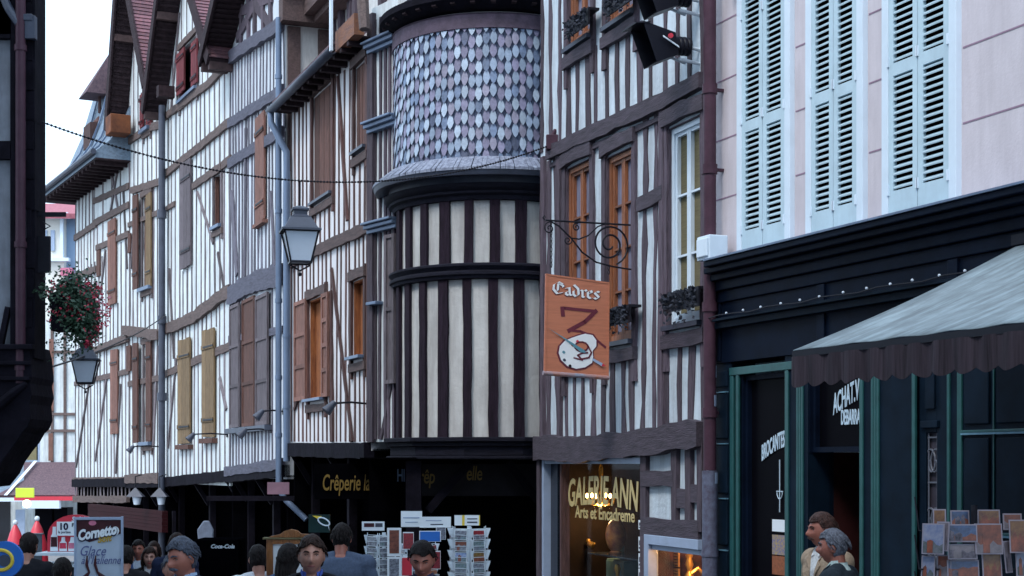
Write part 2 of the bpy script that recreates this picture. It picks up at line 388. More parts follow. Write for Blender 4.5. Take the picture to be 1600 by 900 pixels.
# ============================================================ the setting: ground, street
def ground(name, m, x0, x1, dz, y1=900):
    mb = MB(); ys = [-60, 10, 20, 35, 60, y1]
    zs = [0, 0, -.45, -1.125, -2.0, -2.0]
    vs = [(x, y, z+dz) for y, z in zip(ys, zs) for x in (x0, x1)]
    mb.add(vs, [(2*i, 2*i+1, 2*i+3, 2*i+2) for i in range(5)]); o = mb.build(name, m); tag(o, kind='structure'); return o
ground('ground', M['paving'], -900, 900, -.02)
sb = MB()      # the cobbled street follows the house fronts, the pavement is a step of stone beside them
ln = [(5.9, -6), (2.9, 10), (1.3, 16.4), (-.6, 21.2), (-2.6, 23.4), (-4.6, 28.5), (-6.7, 33.4), (-9.4, 39.4), (-14, 49), (-22, 62)]
def gz(y): return 0 if y < 10 else (-.045*(y-10) if y < 50 else -1.8)
vs = []
for x, y in ln: vs += [(x, y, gz(y)), (x-6.2, y-2.4, gz(y-2.4)-.0)]
sb.add(vs, [(2*i, 2*i+1, 2*i+3, 2*i+2) for i in range(len(ln)-1)]); tag(sb.build('road', M['asphalt']), kind='structure')
kb = MB()
for (x, y), (x2, y2) in zip(ln, ln[1:]):
    kb.add([(x,y,gz(y)+.12),(x+3,y+1.2,gz(y)+.12),(x2+3,y2+1.2,gz(y2)+.12),(x2,y2,gz(y2)+.12),(x,y,gz(y)-.1),(x2,y2,gz(y2)-.1)], [(0,1,2,3),(4,0,3,5)])
tag(kb.build('pavement', M['paving']), kind='structure')

# houses across the street: out of the picture, they close the street and shade it
def opposite(ya, yb, h, label, pm):
    oo = Vector((-1.7-.41*ya, ya, 0)); e_ = Vector((-1.7-.41*yb, yb, 0)); L_ = (e_-oo).length; tt = (e_-oo)/L_; rz = math.atan2(tt.y, tt.x)
    t = thing('street_house', label, 'house', oo, rz, 'houses across the street, outside the picture')
    q = MB(); q.box(0, L_-.03, .01, 6, -.6, h); q.build('wall', M[pm], t); q = MB()
    for k in range(int(L_/.6)): q.box(k*.6+.1, k*.6+.24, -.03, .01, 2.8, h)
    for z in (2.7, 5.4, 8.0): q.box(0, L_-.03, -.06, .01, z, z+.22)
    q.build('timber_framing', M['we'], t); q = MB(); q.prism([(-.6,h),(6.3,h),(3,h+3.2)], 0, L_-.03, ax='x'); q.build('roof', M['tileb'], t)
opposite(-14, -5, 12.0, 'timber house across the street, behind the viewer', 'plaster'); opposite(-5, 4, 12.8, 'timber house across the street, beside the viewer', 'plaster_d'); opposite(4, 12.5, 12.2, 'timber house across the street, short of the dark corner building', 'plaster_b')

# ============================================================ A: the pink rendered house with the green shop
FA = Fac(1108, 16.4, 1600, 11.9106); FA = None
# planes run away to the left, so the near end is given first
def extend(pr, Yr, pl, Yl, k):   # push the near end k metres nearer
    f = Fac(pr, Yr, pl, Yl); o = f.O-f.t*k; g = Fac(pr, Yr, pl, Yl); g.O = o; g.W = f.W+k; return g
FA = extend(1600, 11.9106, 1108, 16.4, 5.0)
A = thing('rendered_house', 'pale pink rendered house with tall light blue louvred shutters above a dark green shopfront', 'house', FA.O, FA.rz)
SE = FA.s(1105)           # far end
zl = FA.sz(1300, 379)[1]  # top of the shop cornice
wins = []
for (x0, x1) in ((1160, 1240), (1268, 1354), (1388, 1500)): wins.append((FA.s(x1), FA.s(x0)))
z0w, z1w = zl+.10, zl+2.78
mb = MB(); wall_grid(mb, -1, SE, zl-.3, 9.6, [(a+.05, b-.05, z0w+.03, z1w) for a, b in wins], n0=-.21); mb.box(-1, SE, -7, -.22, zl-.3, 9.6); mb.box(-1, SE, -7, -2.2, 0, zl-.3)
mb.build('wall', M['pink'], A)
jb = MB()     # scored joints of the render, thin strips in a darker tone
edges = [-1]+[v for a, b in sorted(wins) for v in (a-.03, b+.03)]+[SE]
for zj in [zl+.72+i*.62 for i in range(-1, 8)]:
    for k in range(0, len(edges), 2):
        if edges[k+1]-edges[k] > .05 and zl+.05 < zj: jb.box(edges[k], edges[k+1]-.01, -.002, .004, zj, zj+.014)
each(jb, 'render_joint', mat('dark_joint_line', (.30,.20,.27), .9, .1, 5, bump=0), A)
def louvre(par, a, b, z0, z1):
    mb = MB(); n0, n1 = .02, .055; st = .065
    mb.box(a, a+st, n0, n1, z0, z1); mb.box(b-st, b, n0, n1, z0, z1)
    zm = z0+(z1-z0)*.47
    for (c, d) in ((z0, z0+.20), (z1-.13, z1), (zm-.055, zm+.055)): mb.box(a+st, b-st, n0+.001, n1-.001, c, d)
    mb.box(a+st, b-st, n0-.012, n0-.002, z0+.1, z1-.1, 1)
    for (c, d) in ((z0+.20, zm-.055), (zm+.055, z1-.13)):
        k = int((d-c)/.0575)
        for i in range(k):
            z = c+(d-c)*(i+.5)/k
            mb.add([(x, y, zz) for x in (a+st, b-st) for y, zz in ((n1-.004, z-.014), (n1-.001, z-.002), (n0+.002, z+.024), (n0+.001, z+.012))],
                   [(0,1,2,3),(4,7,6,5),(0,4,5,1),(1,5,6,2),(2,6,7,3),(3,7,4,0)])
    s = mb.build('shutter', [M['bluewh'], M['void']], par)
    h = MB()
    for q in (.08, .5, .9):
        z = z0+(z1-z0)*q; x = a if a < b else b
        h.box(a-.012, a+.012, n1, n1+.014, z-.045, z+.045); h.box(b-.012, b+.012, n1, n1+.014, z-.045, z+.045)
    each(h, 'hinge', M['white'], s); return s
for a, b in wins:
    fr = MB(); o = .0
    fr.box(a-.02, a+.075, -.05, .06, z0w, z1w+.02); fr.box(b-.075, b+.02, -.05, .06, z0w, z1w+.02)
    fr.box(a-.06, b+.06, -.05, .09, z1w+.021, z1w+.11); fr.box(a-.10, b+.10, -.05, .14, z1w+.111, z1w+.16)
    wf = fr.build('window', M['white'], A, bevel=.006)
    m_ = (a+b)/2
    louvre(wf, a+.078, m_-.004, z0w+.01, z1w); louvre(wf, m_+.004, b-.078, z0w+.01, z1w)
# shop cornice: stacked mouldings
cb = MB()
for n1_, c, d in ((.32, -.03, .03), (.27, -.09, -.031), (.19, -.16, -.091), (.13, -.26, -.161), (.09, -.38, -.261)):
    cb.box(-1, FA.s(1099, n1_), -.1, n1_, zl+c, zl+d)
co = cb.build('shop_cornice', M['navyd'], A, bevel=.01)
lb = MB(); lb.box(-1, FA.s(1098, .34), -.1, .34, zl+.031, zl+.05); lb.build('lead_flashing', M['zinc'], co)
zs = FA.sz(1337, 466)[1]; zd = FA.sz(1200, 560)[1]
fb = MB(); fb.box(-1, SE-.02, -.3, .06, zd, zl-.381)
for k in range(5):
    a = SE-.35-k*1.9; fb.box(a-.06, a+.06, .061, .085, zd+.02, zl-.385)
fs = fb.build('fascia', M['navyd'], A, bevel=.004)
sc_ = MB(); sc_.box(-1, FA.s(1113,.14), .0, .14, zs-.10, zs-.03); sc_.box(-1, FA.s(1112,.19), .0, .19, zs-.029, zs); sc_.build('string_course', M['navy'], fs, bevel=.006)
# shopfront below: openings in px
zt = zd; zb_ = .12
def A_s(px): return FA.s(px)
pb = MB()      # panelled wall left of the first opening
def panelled(mb_, a, b, zlist, n=.05):
    for c, d in zlist: mb_.box(a+.03, b-.03, n, n+.02, c+.03, d-.03)
zP = [FA.sz(1128, y)[1] for y in (905, 855, 775, 690, 610, 520)]
bk = MB()
spans = [(1112, 1148), (1232, 1268), (1350, 1432), (1476, 1850)]
for x0, x1 in spans: bk.box(A_s(x1) if x1 < 1800 else -1, A_s(x0), -.25, .04, .05, zt-.002)
each(bk, 'shopfront_wall', M['navy'], A)
panelled(pb, A_s(1146), A_s(1113), [(.15, .9), (.9, zP[1]), (zP[1], zP[2]), (zP[2], zP[3]), (zP[3], zP[4]), (zP[4], zt-.05)], .041)
gr = [FA.sz(1555, y)[1] for y in (905, 838, 678, 596)]
for xa, xb in ((1512, 1558), (1562, 1640)):
    panelled(pb, A_s(xb), A_s(xa), [(.2, .95), (.98, gr[1]), (gr[1]+.05, gr[2]), (gr[2]+.05, zt-.05)], .041)
each(pb, 'panel', M['navy'], A, bevel=.01)
eb = MB()      # the pale upper edges of the panels
for z in zP[1:5]: eb.box(A_s(1146)+.03, A_s(1113)-.03, .041, .072, z-.03, z-.018)
for z in (gr[1], gr[2]): eb.box(A_s(1640), A_s(1512), .041, .075, z-.004, z+.012)
each(eb, 'panel_edge', mat('pale_blue_edge', (.10,.22,.30), .4, .2, 9, bump=0), A)
tb = MB()      # lighter green fluted trims
for x0, x1 in ((1147, 1153), (1156, 1161), (1233, 1239), (1251, 1262), (1350, 1356), (1368, 1381), (1432, 1438), (1487, 1492), (1503, 1511), (1559, 1562)):
    a, b = A_s(x1), A_s(x0); k = 3 if x1-x0 > 8 else 1
    for i in range(k): tb.box(a+(b-a)*i/k+.004, a+(b-a)*(i+1)/k-.004, .03, .055, .12, zt-.08 if x0 > 1240 else zt-.14)
tb.box(A_s(1262), A_s(1147), .03, .06, zt-.139, zt-.06); tb.box(A_s(1512), A_s(1262)-.01, .03, .06, zt-.079, zt-.02)
for g in gr[1:3]: tb.box(A_s(1640), A_s(1512), .041, .07, g+.013, g+.035)
each(tb, 'green_trim', M['greenl'], A, bevel=.004)
# openings: dark glass set back, a recessed door with scrolls
def shop_window(x0, x1, zs0, zs1, dep=-.07, name='shop_window'):
    a, b = A_s(x1), A_s(x0); mb_ = MB(); q = .05
    mb_.box(a, a+q, dep, dep+.06, zs0, zs1); mb_.box(b-q, b, dep, dep+.06, zs0, zs1); mb_.box(a+q, b-q, dep, dep+.06, zs1-q, zs1); mb_.box(a+q, b-q, dep, dep+.06, zs0, zs0+q)
    mb_.box(a, a+.01, dep, .03, zs0, zs1); mb_.box(b-.01, b, dep, .03, zs0, zs1)
    o = mb_.build(name, M['navyd'], A); g = MB(); g.box(a+q, b-q, dep-.01, dep+.01, zs0+q, zs1-q); g.build('pane', M['glassd'], o); return o
w1_ = shop_window(1163, 1232, .5, zt-.15); lb_ = MB(); lb_.box(A_s(1232), A_s(1163), -.2, .0, .1, .5); lb_.build('stall_riser', M['navy'], A)
d1_ = shop_window(1268, 1350, 2.36, zt-.09, name='transom_window')
dv = MB(); dv.box(A_s(1350)-.3, A_s(1268)+.3, -.9, -.8, 0, zd); dv.box(A_s(1350)-.3, A_s(1268)+.3, -.8, -.25, 2.45, 2.5); dv.box(A_s(1350)-.02, A_s(1350), -.8, -.2, .1, 2.36); dv.box(A_s(1268), A_s(1268)+.02, -.8, -.2, .1, 2.36)
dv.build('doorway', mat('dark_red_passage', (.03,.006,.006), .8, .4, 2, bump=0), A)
# door with wrought iron scroll grille
a, b = A_s(1476), A_s(1438); dr = MB(); zg0, zg1 = 1.15, FA.sz(1455, 676)[1]
dr.box(a, a+.09, -.05, .01, .12, zt-.1); dr.box(b-.09, b, -.05, .01, .12, zt-.1); dr.box(a+.09, b-.09, -.05, .01, .12, zg0); dr.box(a+.09, b-.09, -.05, .01, zg1, zt-.1)
dr.box(a+.05, b-.05, 0.011, .04, zg1+.04, zg1+.10); dr.box(a+.10, b-.10, 0.0105, .03, zg1+.2, zt-.2)
door = dr.build('door', M['navy'], A, bevel=.004)
gp = MB(); gp.box(a+.09, b-.09, -.04, -.03, zg0, zg1); gp.build('door_glass', mat('frosted_door_glass', (.05,.045,.06), .4, .2, 4, bump=0), door)
gi = MB(); mx_ = (a+b)/2; hw = (b-a)/2-.10
for zz in (zg0+.03, zg0+.5, zg1-.42, zg1-.04): gi.bar((a+.09, -.02, zz), (b-.09, -.02, zz), .014, .014)
for s_ in (-1, 1):
    gi.tube([(mx_+s_*hw*.95, -.01, zg0), (mx_+s_*hw*.95, -.01, zg1)], .008)
    for zc, rr in ((zg1-.26, .09), (zg0+.62, .08), (zg0+.30, .08)):
        gi.tube([(mx_+s_*(hw*.45+rr*.95*(1-t/22)*math.cos(t*.42)), -.01, zc+rr*1.6*(1-t/22)*math.sin(t*.42)) for t in range(20)], .009, 6)
gi.build('iron_scroll', mat('grey_ironwork', (.10,.11,.14), .5, .1, 5, bump=0), door)
# text painted on the shop glass
def on_fac(f, par, body, px, py, size, m, n, xs=1, slope=0, shear=0, bold=0, arc=None, space=1):
    s0, z0 = f.sz(px, py, n)
    return text(body, size, xs, shear, bold, 'lettering', m, par, lambda x, y, z: Vector((s0-x, n+z, z0+y+x*slope)), arc=arc, space=space)
TW = mat('pale_blue_window_lettering', (.50,.64,.74), .5, .05, 9, bump=0)
on_fac(FA, w1_, 'BROCANTES', 1190, 720, .22, TW, -.045, .34, slope=.02, bold=.006, arc=lambda x: .14*math.sin(x*3))
on_fac(FA, d1_, 'ACHAT.VE', 1302, 648, .27, TW, -.045, .36, slope=.02, bold=.005, arc=lambda x: .16*math.sin(min(x,.6)*2.2))
on_fac(FA, d1_, 'DEBARRA', 1314, 663, .19, TW, -.045, .36, bold=.005)
# a printed card and a bright bill taped inside the first shop window
for (y0, y1, mm, nm, lab) in ((812, 830, M['paper'], 'notice', 'small pale notice'), (836, 866, mat('blue_yellow_print', (.05,.08,.35), .4, .2, 40, bump=0, col2=(.5,.35,.05)), 'flyer', 'blue flyer'), (869, 897, mat('orange_print', (.30,.09,.03), .4, .3, 30, bump=0), 'flyer', 'orange flyer')):
    a_, z1_ = FA.sz(1229, y0, -.05); b_, z0_ = FA.sz(1207, y1, -.05); q = MB(); q.box(a_, b_, -.052, -.046, z0_, FA.sz(1218, y0, -.05)[1])
    o_ = q.build(nm, mm); o_.matrix_world = Matrix.Translation(FA.O) @ Matrix.Rotation(FA.rz, 4, 'Z')
    tag(o_, lab+' stuck low inside the narrow window lettered BROCANTES', nm)
# hanging fanlight lamp drawn on glass: an etched urn ornament
s_, z_ = FA.sz(1219, 775, -.05); q = MB(); q.tube([(s_, -.045, z_+.36), (s_, -.045, z_-.16)], .006)
q.tube([(s_-.05+.05*(1-math.cos(t*math.pi/8)), -.045, z_-.07*math.sin(t*math.pi/8)+.04) for t in range(9)], .005)
q.tube([(s_-.06, -.045, z_+.045), (s_+.06, -.045, z_+.045)], .005); q.build('etched_ornament', TW, w1_)
# string of small bulbs on the string course: one thing
lt = thing('string_lights', 'string of small clear bulbs along the moulding of the green shopfront', 'string lights', FA.w(0,.2,zs), FA.rz)
lm = MB(); lm.tube([(k*.3, 0, .02+.012*math.sin(k*2.1)) for k in range(1, int(SE/.3))], .007, 5); lm.build('cable', M['iron'], lt)
for k in range(10, int(SE/.34)-0):
    bmx = MB(); bmx.ball((k*.34+random.uniform(-.04,.04), 0, .035), .013, 6); bmx.build('bulb', M['milk'], lt, smooth=True)
# awning
AW = thing('awning', 'weathered grey blue canvas awning with scalloped dark valance over the shop at right', 'awning', FA.O, FA.rz)
sa = FA.s(1600); zhi = FA.sz(1600, 378)[1]; out, drop = 2.1, .90
aw = MB(); nn, mm_ = 12, 24
vs = []
for i in range(nn+1):
    for j in range(mm_+1):
        u, v = i/nn, j/mm_; vs.append((sa-v*6.0, u*out, zhi-drop*u-.035*math.sin(math.pi*u)+.006*math.sin(v*70)*u))
aw.add(vs, [(i*(mm_+1)+j, i*(mm_+1)+j+1, (i+1)*(mm_+1)+j+1, (i+1)*(mm_+1)+j) for i in range(nn) for j in range(mm_)])
cv = aw.build('canvas', M['awn'], AW, smooth=True); so_ = cv.modifiers.new('thick', 'SOLIDIFY'); so_.thickness = .006
vb = MB(); zf = zhi-drop; n_ = 300; vs = []
for i in range(n_+1):
    x = sa-6.0*i/n_; ph = (i % 10)/10; y = out+.012+.012*math.sin(i*.55)+.008*math.sin(i*.23)
    vs += [(x, y, zf-.05), (x, y+.01*math.sin(i*.4), zf-.24-.035*abs(math.sin(math.pi*i/10)))]
vb.add(vs, [(2*i, 2*i+2, 2*i+3, 2*i+1) for i in range(n_)])
va = vb.build('valance', M['awnu'], AW); so_ = va.modifiers.new('thick', 'SOLIDIFY'); so_.thickness = .004
fb = MB(); fb.box(sa-6, sa, out-.03, out+.008, zf-.055, zf-.008); fb.box(sa-6, sa+.03, .0, .1, zhi-.03, zhi+.05); fb.build('front_bar', M['ironb'], AW)
ab = MB()
for k in (0.12, 2.6, 5.2): ab.bar((sa-k, .05, zhi-.55), (sa-k, out-.04, zf-.04), .03, .03)
each(ab, 'folding_arm', M['iron'], AW)
# white box on the cornice end
wbx = MB(); s_, z_ = FA.sz(1113, 412, .35); wbx.box(-.13, .13, -.11, .11, 0, .25); wbx.box(-.11, .11, .111, .13, .03, .22)
o = wbx.build('alarm_box', M['white'], bevel=.03); o.location = FA.w(FA.s(1113, .2), .2, zl+.05); o.rotation_euler = (0,0,FA.rz); tag(o, 'white alarm box on the far end of the shop cornice beside the downpipe', 'alarm box')

# ============================================================ B: half-timbered house with the gallery
FB = Fac(1103, 16.45, 845, 21.15)
B = thing('half_timbered_house', 'half-timbered house with knotty purple-grey studs and orange window frames above the gallery', 'house', FB.O, FB.rz)
W = FB.W
H = []        # openings: (s0,s1,z0,z1)
def op(f, x0, x1, yt, yb, n=0):
    a, b = f.s(x1, n), f.s(x0, n); c = (x0+x1)/2; return (a, b, f.sz(c, yb, n)[1], f.sz(c, yt, n)[1])
u1, u2 = op(FB, 890, 925, -60, 66), op(FB, 951, 993, -80, 30)
m1, m2, m3 = op(FB, 887, 924, 256, 556), op(FB, 950, 990, 238, 534), op(FB, 1047, 1098, 190, 506)
shopw = op(FB, 852, 1006, 716, 1010); sm = op(FB, 1016, 1098, 846, 1010)
H = [u1, u2, m1, m2, m3, shopw, sm]
lowbeam = FB.L([(845, 700), (920, 702), (1000, 692), (1103, 678)]); main = FB.L([(862, 240), (930, 208), (1000, 178), (1060, 150), (1103, 126)])

mb = MB(); wall_grid(mb, 0, W, -.2, 11, H, n0=-.25); mb.box(0, W, -6, -1.6, -.6, 11); mb.build('wall', M['plaster_b'], B)
fr = MB()
def shift(l, d): return [(x, z+d) for x, z in l]
blk = [(h[0]-.09, h[1]+.09, h[2]-.18, h[3]+.16) for h in H]
studs(fr, .05, W-.05, shift(main, .08), [(0,10.8),(W,10.8)], .33, .12, blk, depth=.03, lean=.03, jit=.45)
# middle storey: posts beside the windows, short studs between
studs(fr, .05, W-.05, shift(lowbeam, .1), shift(main, -.08), .31, .115, blk+[(m1[0]-.1, m3[1], m1[2], m1[3])], depth=.03, lean=.035, jit=.45)
for x in (851, 877, 1037):
    s1_ = FB.s(x); big = x in (877, 1037)
    fr.bar((s1_, 0, lerp(lowbeam, s1_)), (s1_+random.uniform(-.03,.03), 0, lerp(main, s1_)), .13 if big else .11, .05, jit=.22)
for h in (u1, u2, m1, m2, m3):
    fr.bar((h[0]-.07, 0, h[2]-.5), (h[0]-.07, 0, h[3]+.1), .11, .04, jit=.25); fr.bar((h[1]+.07, 0, h[2]-.5), (h[1]+.07, 0, h[3]+.1), .11, .04, jit=.25)
fr.build('studwork', M['wb'], B)
bb = MB(); bb.strip(main, .17, .19, 0, .09, .2); bb.strip(lowbeam, .33, .30, 0, .12, .16); bb.strip(shift(main, -.17), .05, .07, 0, .04, .4)
for h in (u1, u2, m1, m2, m3):
    bb.strip([(h[0]-.12, h[3]+.11), ((h[0]+h[1])/2, h[3]+.14), (h[1]+.12, h[3]+.11)], .17, .17, 0, .075, .15)
    bb.strip([(h[0]-.12, h[2]-.17), (h[1]+.12, h[2]-.17)], .16, .16, 0, .07, .15)
bb.strip(FB.L([(1000, 322), (1040, 300)]), .17, .17, 0, .05, .2)
# framing of the ground floor wall right of the shop window
zA, zB_, zC = [FB.sz(1050, y)[1] for y in (748, 826, 700)]
s1_, s2_ = FB.s(1098), FB.s(1008)
bb.strip([(s1_, zA), (FB.s(1062), zA)], .16, .16, 0, .05, .15) if False else None
bb.strip([(FB.s(1058), zA), (s2_, zA)], .17, .17, 0, .06, .15); bb.strip([(s1_, zB_), (s2_, zB_)], .22, .2, 0, .06, .12)
bb.strip([(FB.s(1078), FB.sz(1070,778)[1]), (FB.s(1060), FB.sz(1070,778)[1])], .2, .2, 0, .05, .15); bb.strip([(FB.s(1098), FB.sz(1090,770)[1]), (FB.s(1085), FB.sz(1090,770)[1])], .2, .2, 0, .05, .15)
each(bb, 'timber_beam', M['wbh'], B)
pb = MB()
for x, w_ in ((1011, .15), (1059, .13), (1081, .14), (1100, .12)): pb.bar((FB.s(x), 0, zB_), (FB.s(x), 0, lerp(lowbeam, FB.s(x))-.1), w_, .055, jit=.15)
pb.bar((FB.s(848), 0, -.3), (FB.s(848), 0, FB.sz(848,705)[1]), .12, .07, jit=.1); pb.bar((FB.s(1010), 0, -.2), (FB.s(1010), 0, zB_), .1, .06)
each(pb, 'timber_post', M['wb'], B)
for h, m_, r_, sl_ in ((u1, 'orange', 3, 'zincd'), (u2, 'orange', 3, 'zincd'), (m1, 'orange', 4, 'zincd'), (m2, 'orange', 4, 'zincd'), (m3, 'white', 3, 'zincd')):
    casement(B, h[0]+.01, h[1]-.01, h[2]+.01, h[3]-.01, M[m_], rows=r_, leaves=2 if m_ == 'orange' else 2, pane=M['curtain'] if m_ == 'white' else M['net'], fw=.06, sill=M[sl_], depth=-.085, reveal=M['wb'])
# iron flower guards with dark wilted vines
def window_box(f, par_label, px0, px1, py, h, drop_):
    a, b = f.s(px1, .15), f.s(px0, .15); z = f.sz((px0+px1)/2, py, .15)[1]
    t = thing('window_box', par_label, 'window box', f.w((a+b)/2, .05, z), f.rz, 'iron window guards')
    L = (b-a)/2; q = MB(); q.box(-L, L, .0, .15, .0, .03); q.box(-L, L, .13, .15, -.18, .0); q.build('iron_guard', M['iron'], t)
    lf = MB()
    for i in range(220):
        c = Vector((random.uniform(-L,L), .16+random.uniform(0,.05), -abs(random.gauss(0,.11))*drop_+.02)); r_ = random.uniform(.018,.036)
        d1 = Vector((random.uniform(-1,1), random.uniform(-1,1), random.uniform(-1,1))).normalized()*r_; d2 = d1.orthogonal().normalized()*r_*.7
        lf.add([c-d1, c+d2, c+d1, c-d2], [(0,1,2,3)])
    lf.build('trailing_vine', mat('dark_vine', (.03,.035,.05), .7, .4, 20, bump=0), t)
window_box(FB, 'iron guard with trailing dark vine at the upper left orange window', 891, 925, 27, .2, 1)
window_box(FB, 'iron guard with trailing dark vine at the upper window nearer the floodlights', 953, 992, -10, .2, 1)
window_box(FB, 'iron guard with dark vine at the orange window right of the hanging sign', 950, 990, 484, .2, 1)
window_box(FB, 'iron guard with thick dark vine across the white framed window', 1042, 1098, 458, .2, 1.2)
# gallery shop window: deep lit display
a, b, z0, z1 = shopw; fl = -.35
sw = MB(); q = FB.s(876)
sw.box(FB.s(855), b, -.10, .05, z0, z1); sw.box(a, b-.11, -.10, .05, z1-.07, z1)
wf = sw.build('shop_window', M['blugrey'], B); w2 = MB(); w2.box(q-.025, q+.025, -.12, .0, z0, z1-.07); w2.box(a, a+.04, -.12, 0, z0, z1-.07); w2.build('mullion', M['wc'], wf)
w3 = MB(); w3.box(a, b, -1.5, -1.45, -.5, z1+.2); w3.box(a-.02, a, -1.45, -.26, -.5, z1); w3.box(b, b+.02, -1.45, -.26, -.5, z1); w3.box(a, b, -1.45, -.26, z1+.01, z1+.04); w3.box(a, b, -1.45, -.05, fl-.05, fl)
w3.build('shop_interior', mat('dim_brown_interior', (.014,.009,.008), .8, .4, 2, bump=0), wf)
w4 = MB(); zsh = FB.sz(930, 862, -.5)[1]; w4.box(a+.1, q-.1, -.85, -.35, zsh-.02, zsh); w4.build('glass_shelf', mat('shelf_glass', (.02,.03,.04), .15, .1, 3, bump=0), wf)
gp = bpy.data.materials.new('clear_shop_glass'); gp.use_nodes = True; g_ = gp.node_tree; g_.nodes.clear()
gt, gg, gm, go_ = g_.nodes.new('ShaderNodeBsdfTransparent'), g_.nodes.new('ShaderNodeBsdfGlossy'), g_.nodes.new('ShaderNodeMixShader'), g_.nodes.new('ShaderNodeOutputMaterial')
gg.inputs['Roughness'].default_value = .03; gg.inputs['Color'].default_value = (.6,.65,.7,1); gm.inputs[0].default_value = .02
g_.links.new(gt.outputs[0], gm.inputs[1]); g_.links.new(gg.outputs[0], gm.inputs[2]); g_.links.new(gm.outputs[0], go_.inputs[0])
w5 = MB(); w5.box(a+.04, q-.025, -.07, -.062, z0, z1-.07); w5.build('pane', gp, wf)
w6 = MB(); w6.box(q+.03, FB.s(855)-.01, -.07, -.05, z0, z1-.07); w6.build('side_pane', M['glass'], wf)
on_fac(FB, wf, 'GALERIE ANN', 887, 791, .50, M['gold'], -.05, .72, shear=.12, bold=.010, arc=lambda x: .06*math.sin(x*1.4), space=1.0)
on_fac(FB, wf, 'Arts et Encadreme', 899, 808, .22, M['gold'], -.05, 1.12, bold=.004)
# small shop window under the framing
a2, b2, z2, z3 = sm; q = MB(); q.box(b2-.09, b2+.03, -.05, .07, z2, z3+.05); q.box(a2-.02, b2-.091, -.05, .07, z3-.06, z3+.05); q.box(a2, b2-.10, -.05, .03, z3-.12, z3-.061)
wf2 = q.build('small_shop_window', M['blugrey'], B, bevel=.006)
q = MB(); q.box(a2, b2, -.7, -.65, z2-.3, z3); q.box(a2, b2, -.65, -.1, z3, z3+.02); q.box(b2, b2+.02, -.65, -.1, z2, z3); q.build('shop_interior', mat('amber_interior', (.10,.035,.02), .8, .6, 5, bump=0), wf2)
q = MB(); q.box(a2, b2-.09, -.05, -.042, z2, z3-.12); q.build('pane', gp, wf2)
# shop lamps that are lit
EM = mat('lit_lamp', (1,.75,.35), .5, 0, 1, bump=0, emit=(1,.62,.22), estr=7)
def inside(f, name, label, cat, s_, n_, z_, build):
    t = thing(name, label, cat, f.w(s_, n_, z_), f.rz); build(t); return t
cs, cz = FB.sz(939, 778, -.6)
def chand(t):
    q = MB(); q.tube([(0,0,.40),(0,0,.05)], [.010,.02], 8); q.lathe([(0,.02),(.03,.0),(.045,-.05),(.02,-.10),(0,-.12)], n=10)
    q.tube([(.055*math.cos(k*.52), 0, .36+.09*math.sin(k*.52)) for k in range(13)], .010, 6)
    for k in range(6):
        an = k*math.pi/3+.3; c, s_ = math.cos(an), math.sin(an)
        q.tube([(c*r_, s_*r_, z_) for r_, z_ in ((.02,-.05),(.09,-.10),(.17,-.07),(.19,0))], .010, 6)
    q.build('brass_frame', M['goldd2'], t, smooth=True)
    for k in range(6):
        an = k*math.pi/3+.3; e = MB(); e.ball((.19*math.cos(an), .19*math.sin(an), .03), .022, 8, sc=(1,1,1.6)); e.build('bulb', EM, t, smooth=True)
inside(FB, 'chandelier', 'lit brass chandelier hanging inside the gallery window', 'chandelier', cs, -.6, cz, chand)
L_ = bpy.data.lights.new('chandelier_light', 'POINT'); L_.energy = 20; L_.color = (1,.6,.25); L_.shadow_soft_size = .12
lo = bpy.data.objects.new('chandelier_light', L_); COL.objects.link(lo); lo.location = FB.w(cs, -.6, cz-.15)
L2 = bpy.data.lights.new('small_window_light', 'POINT'); L2.energy = 12; L2.color = (1,.5,.2); L2.shadow_soft_size = .1
lo2 = bpy.data.objects.new('small_window_light', L2); COL.objects.link(lo2); lo2.location = FB.w((a2+b2)/2, -.3, z3-.12)
es, ez = FB.sz(962, 862, -.6)
q = MB(); q.ball((0,0,.235), .17, 16, sc=(.8,.8,1.3)); q.lathe([(.07,0),(.08,.02),(.04,.05)], n=12)
o = q.build('egg', mat('marbled_amber', (.62,.30,.10), .35, .3, 9, bump=.2, col2=(.22,.05,.06)), smooth=True); o.location = FB.w(es, -.6, zsh); tag(o, 'large marbled amber egg on the glass shelf in the gallery window', 'ornament')
for i, (x, lab) in enumerate(((903, 'white porcelain bird figurine at the left end of the gallery shelf'), (923, 'gilded reclining figurine on the gallery shelf left of the egg'))):
    q = MB(); q.ball((0,0,.07), .06, 8, sc=(1.5,.8,.8)); q.ball((.08,0,.12), .035, 8); q.tube([(-.05,0,.06),(-.14,0,.10)], [.03,.01]); o = q.build('figurine', M['paper'] if i == 0 else M['goldd2'], smooth=True)
    o.location = FB.w(FB.s(x, -.6), -.6, zsh); o.rotation_euler = (0,0,FB.rz); tag(o, lab, 'figurine')
for x, zz, lab in ((909, 893, 'gilt candlestick low in the gallery window at left'), (965, 888, 'gilt candlestick below the amber egg in the gallery window')):
    q = MB(); q.lathe([(.07,-.4),(.05,-.36),(.02,-.3),(.035,-.2),(.015,-.15),(.03,-.05),(.045,0),(.03,.05),(0,.06)], n=12); o = q.build('candlestick', M['goldd2'], smooth=True); o.location = FB.w(FB.s(x,-.6), -.6, FB.sz(x, zz, -.6)[1]); tag(o, lab, 'candlestick')
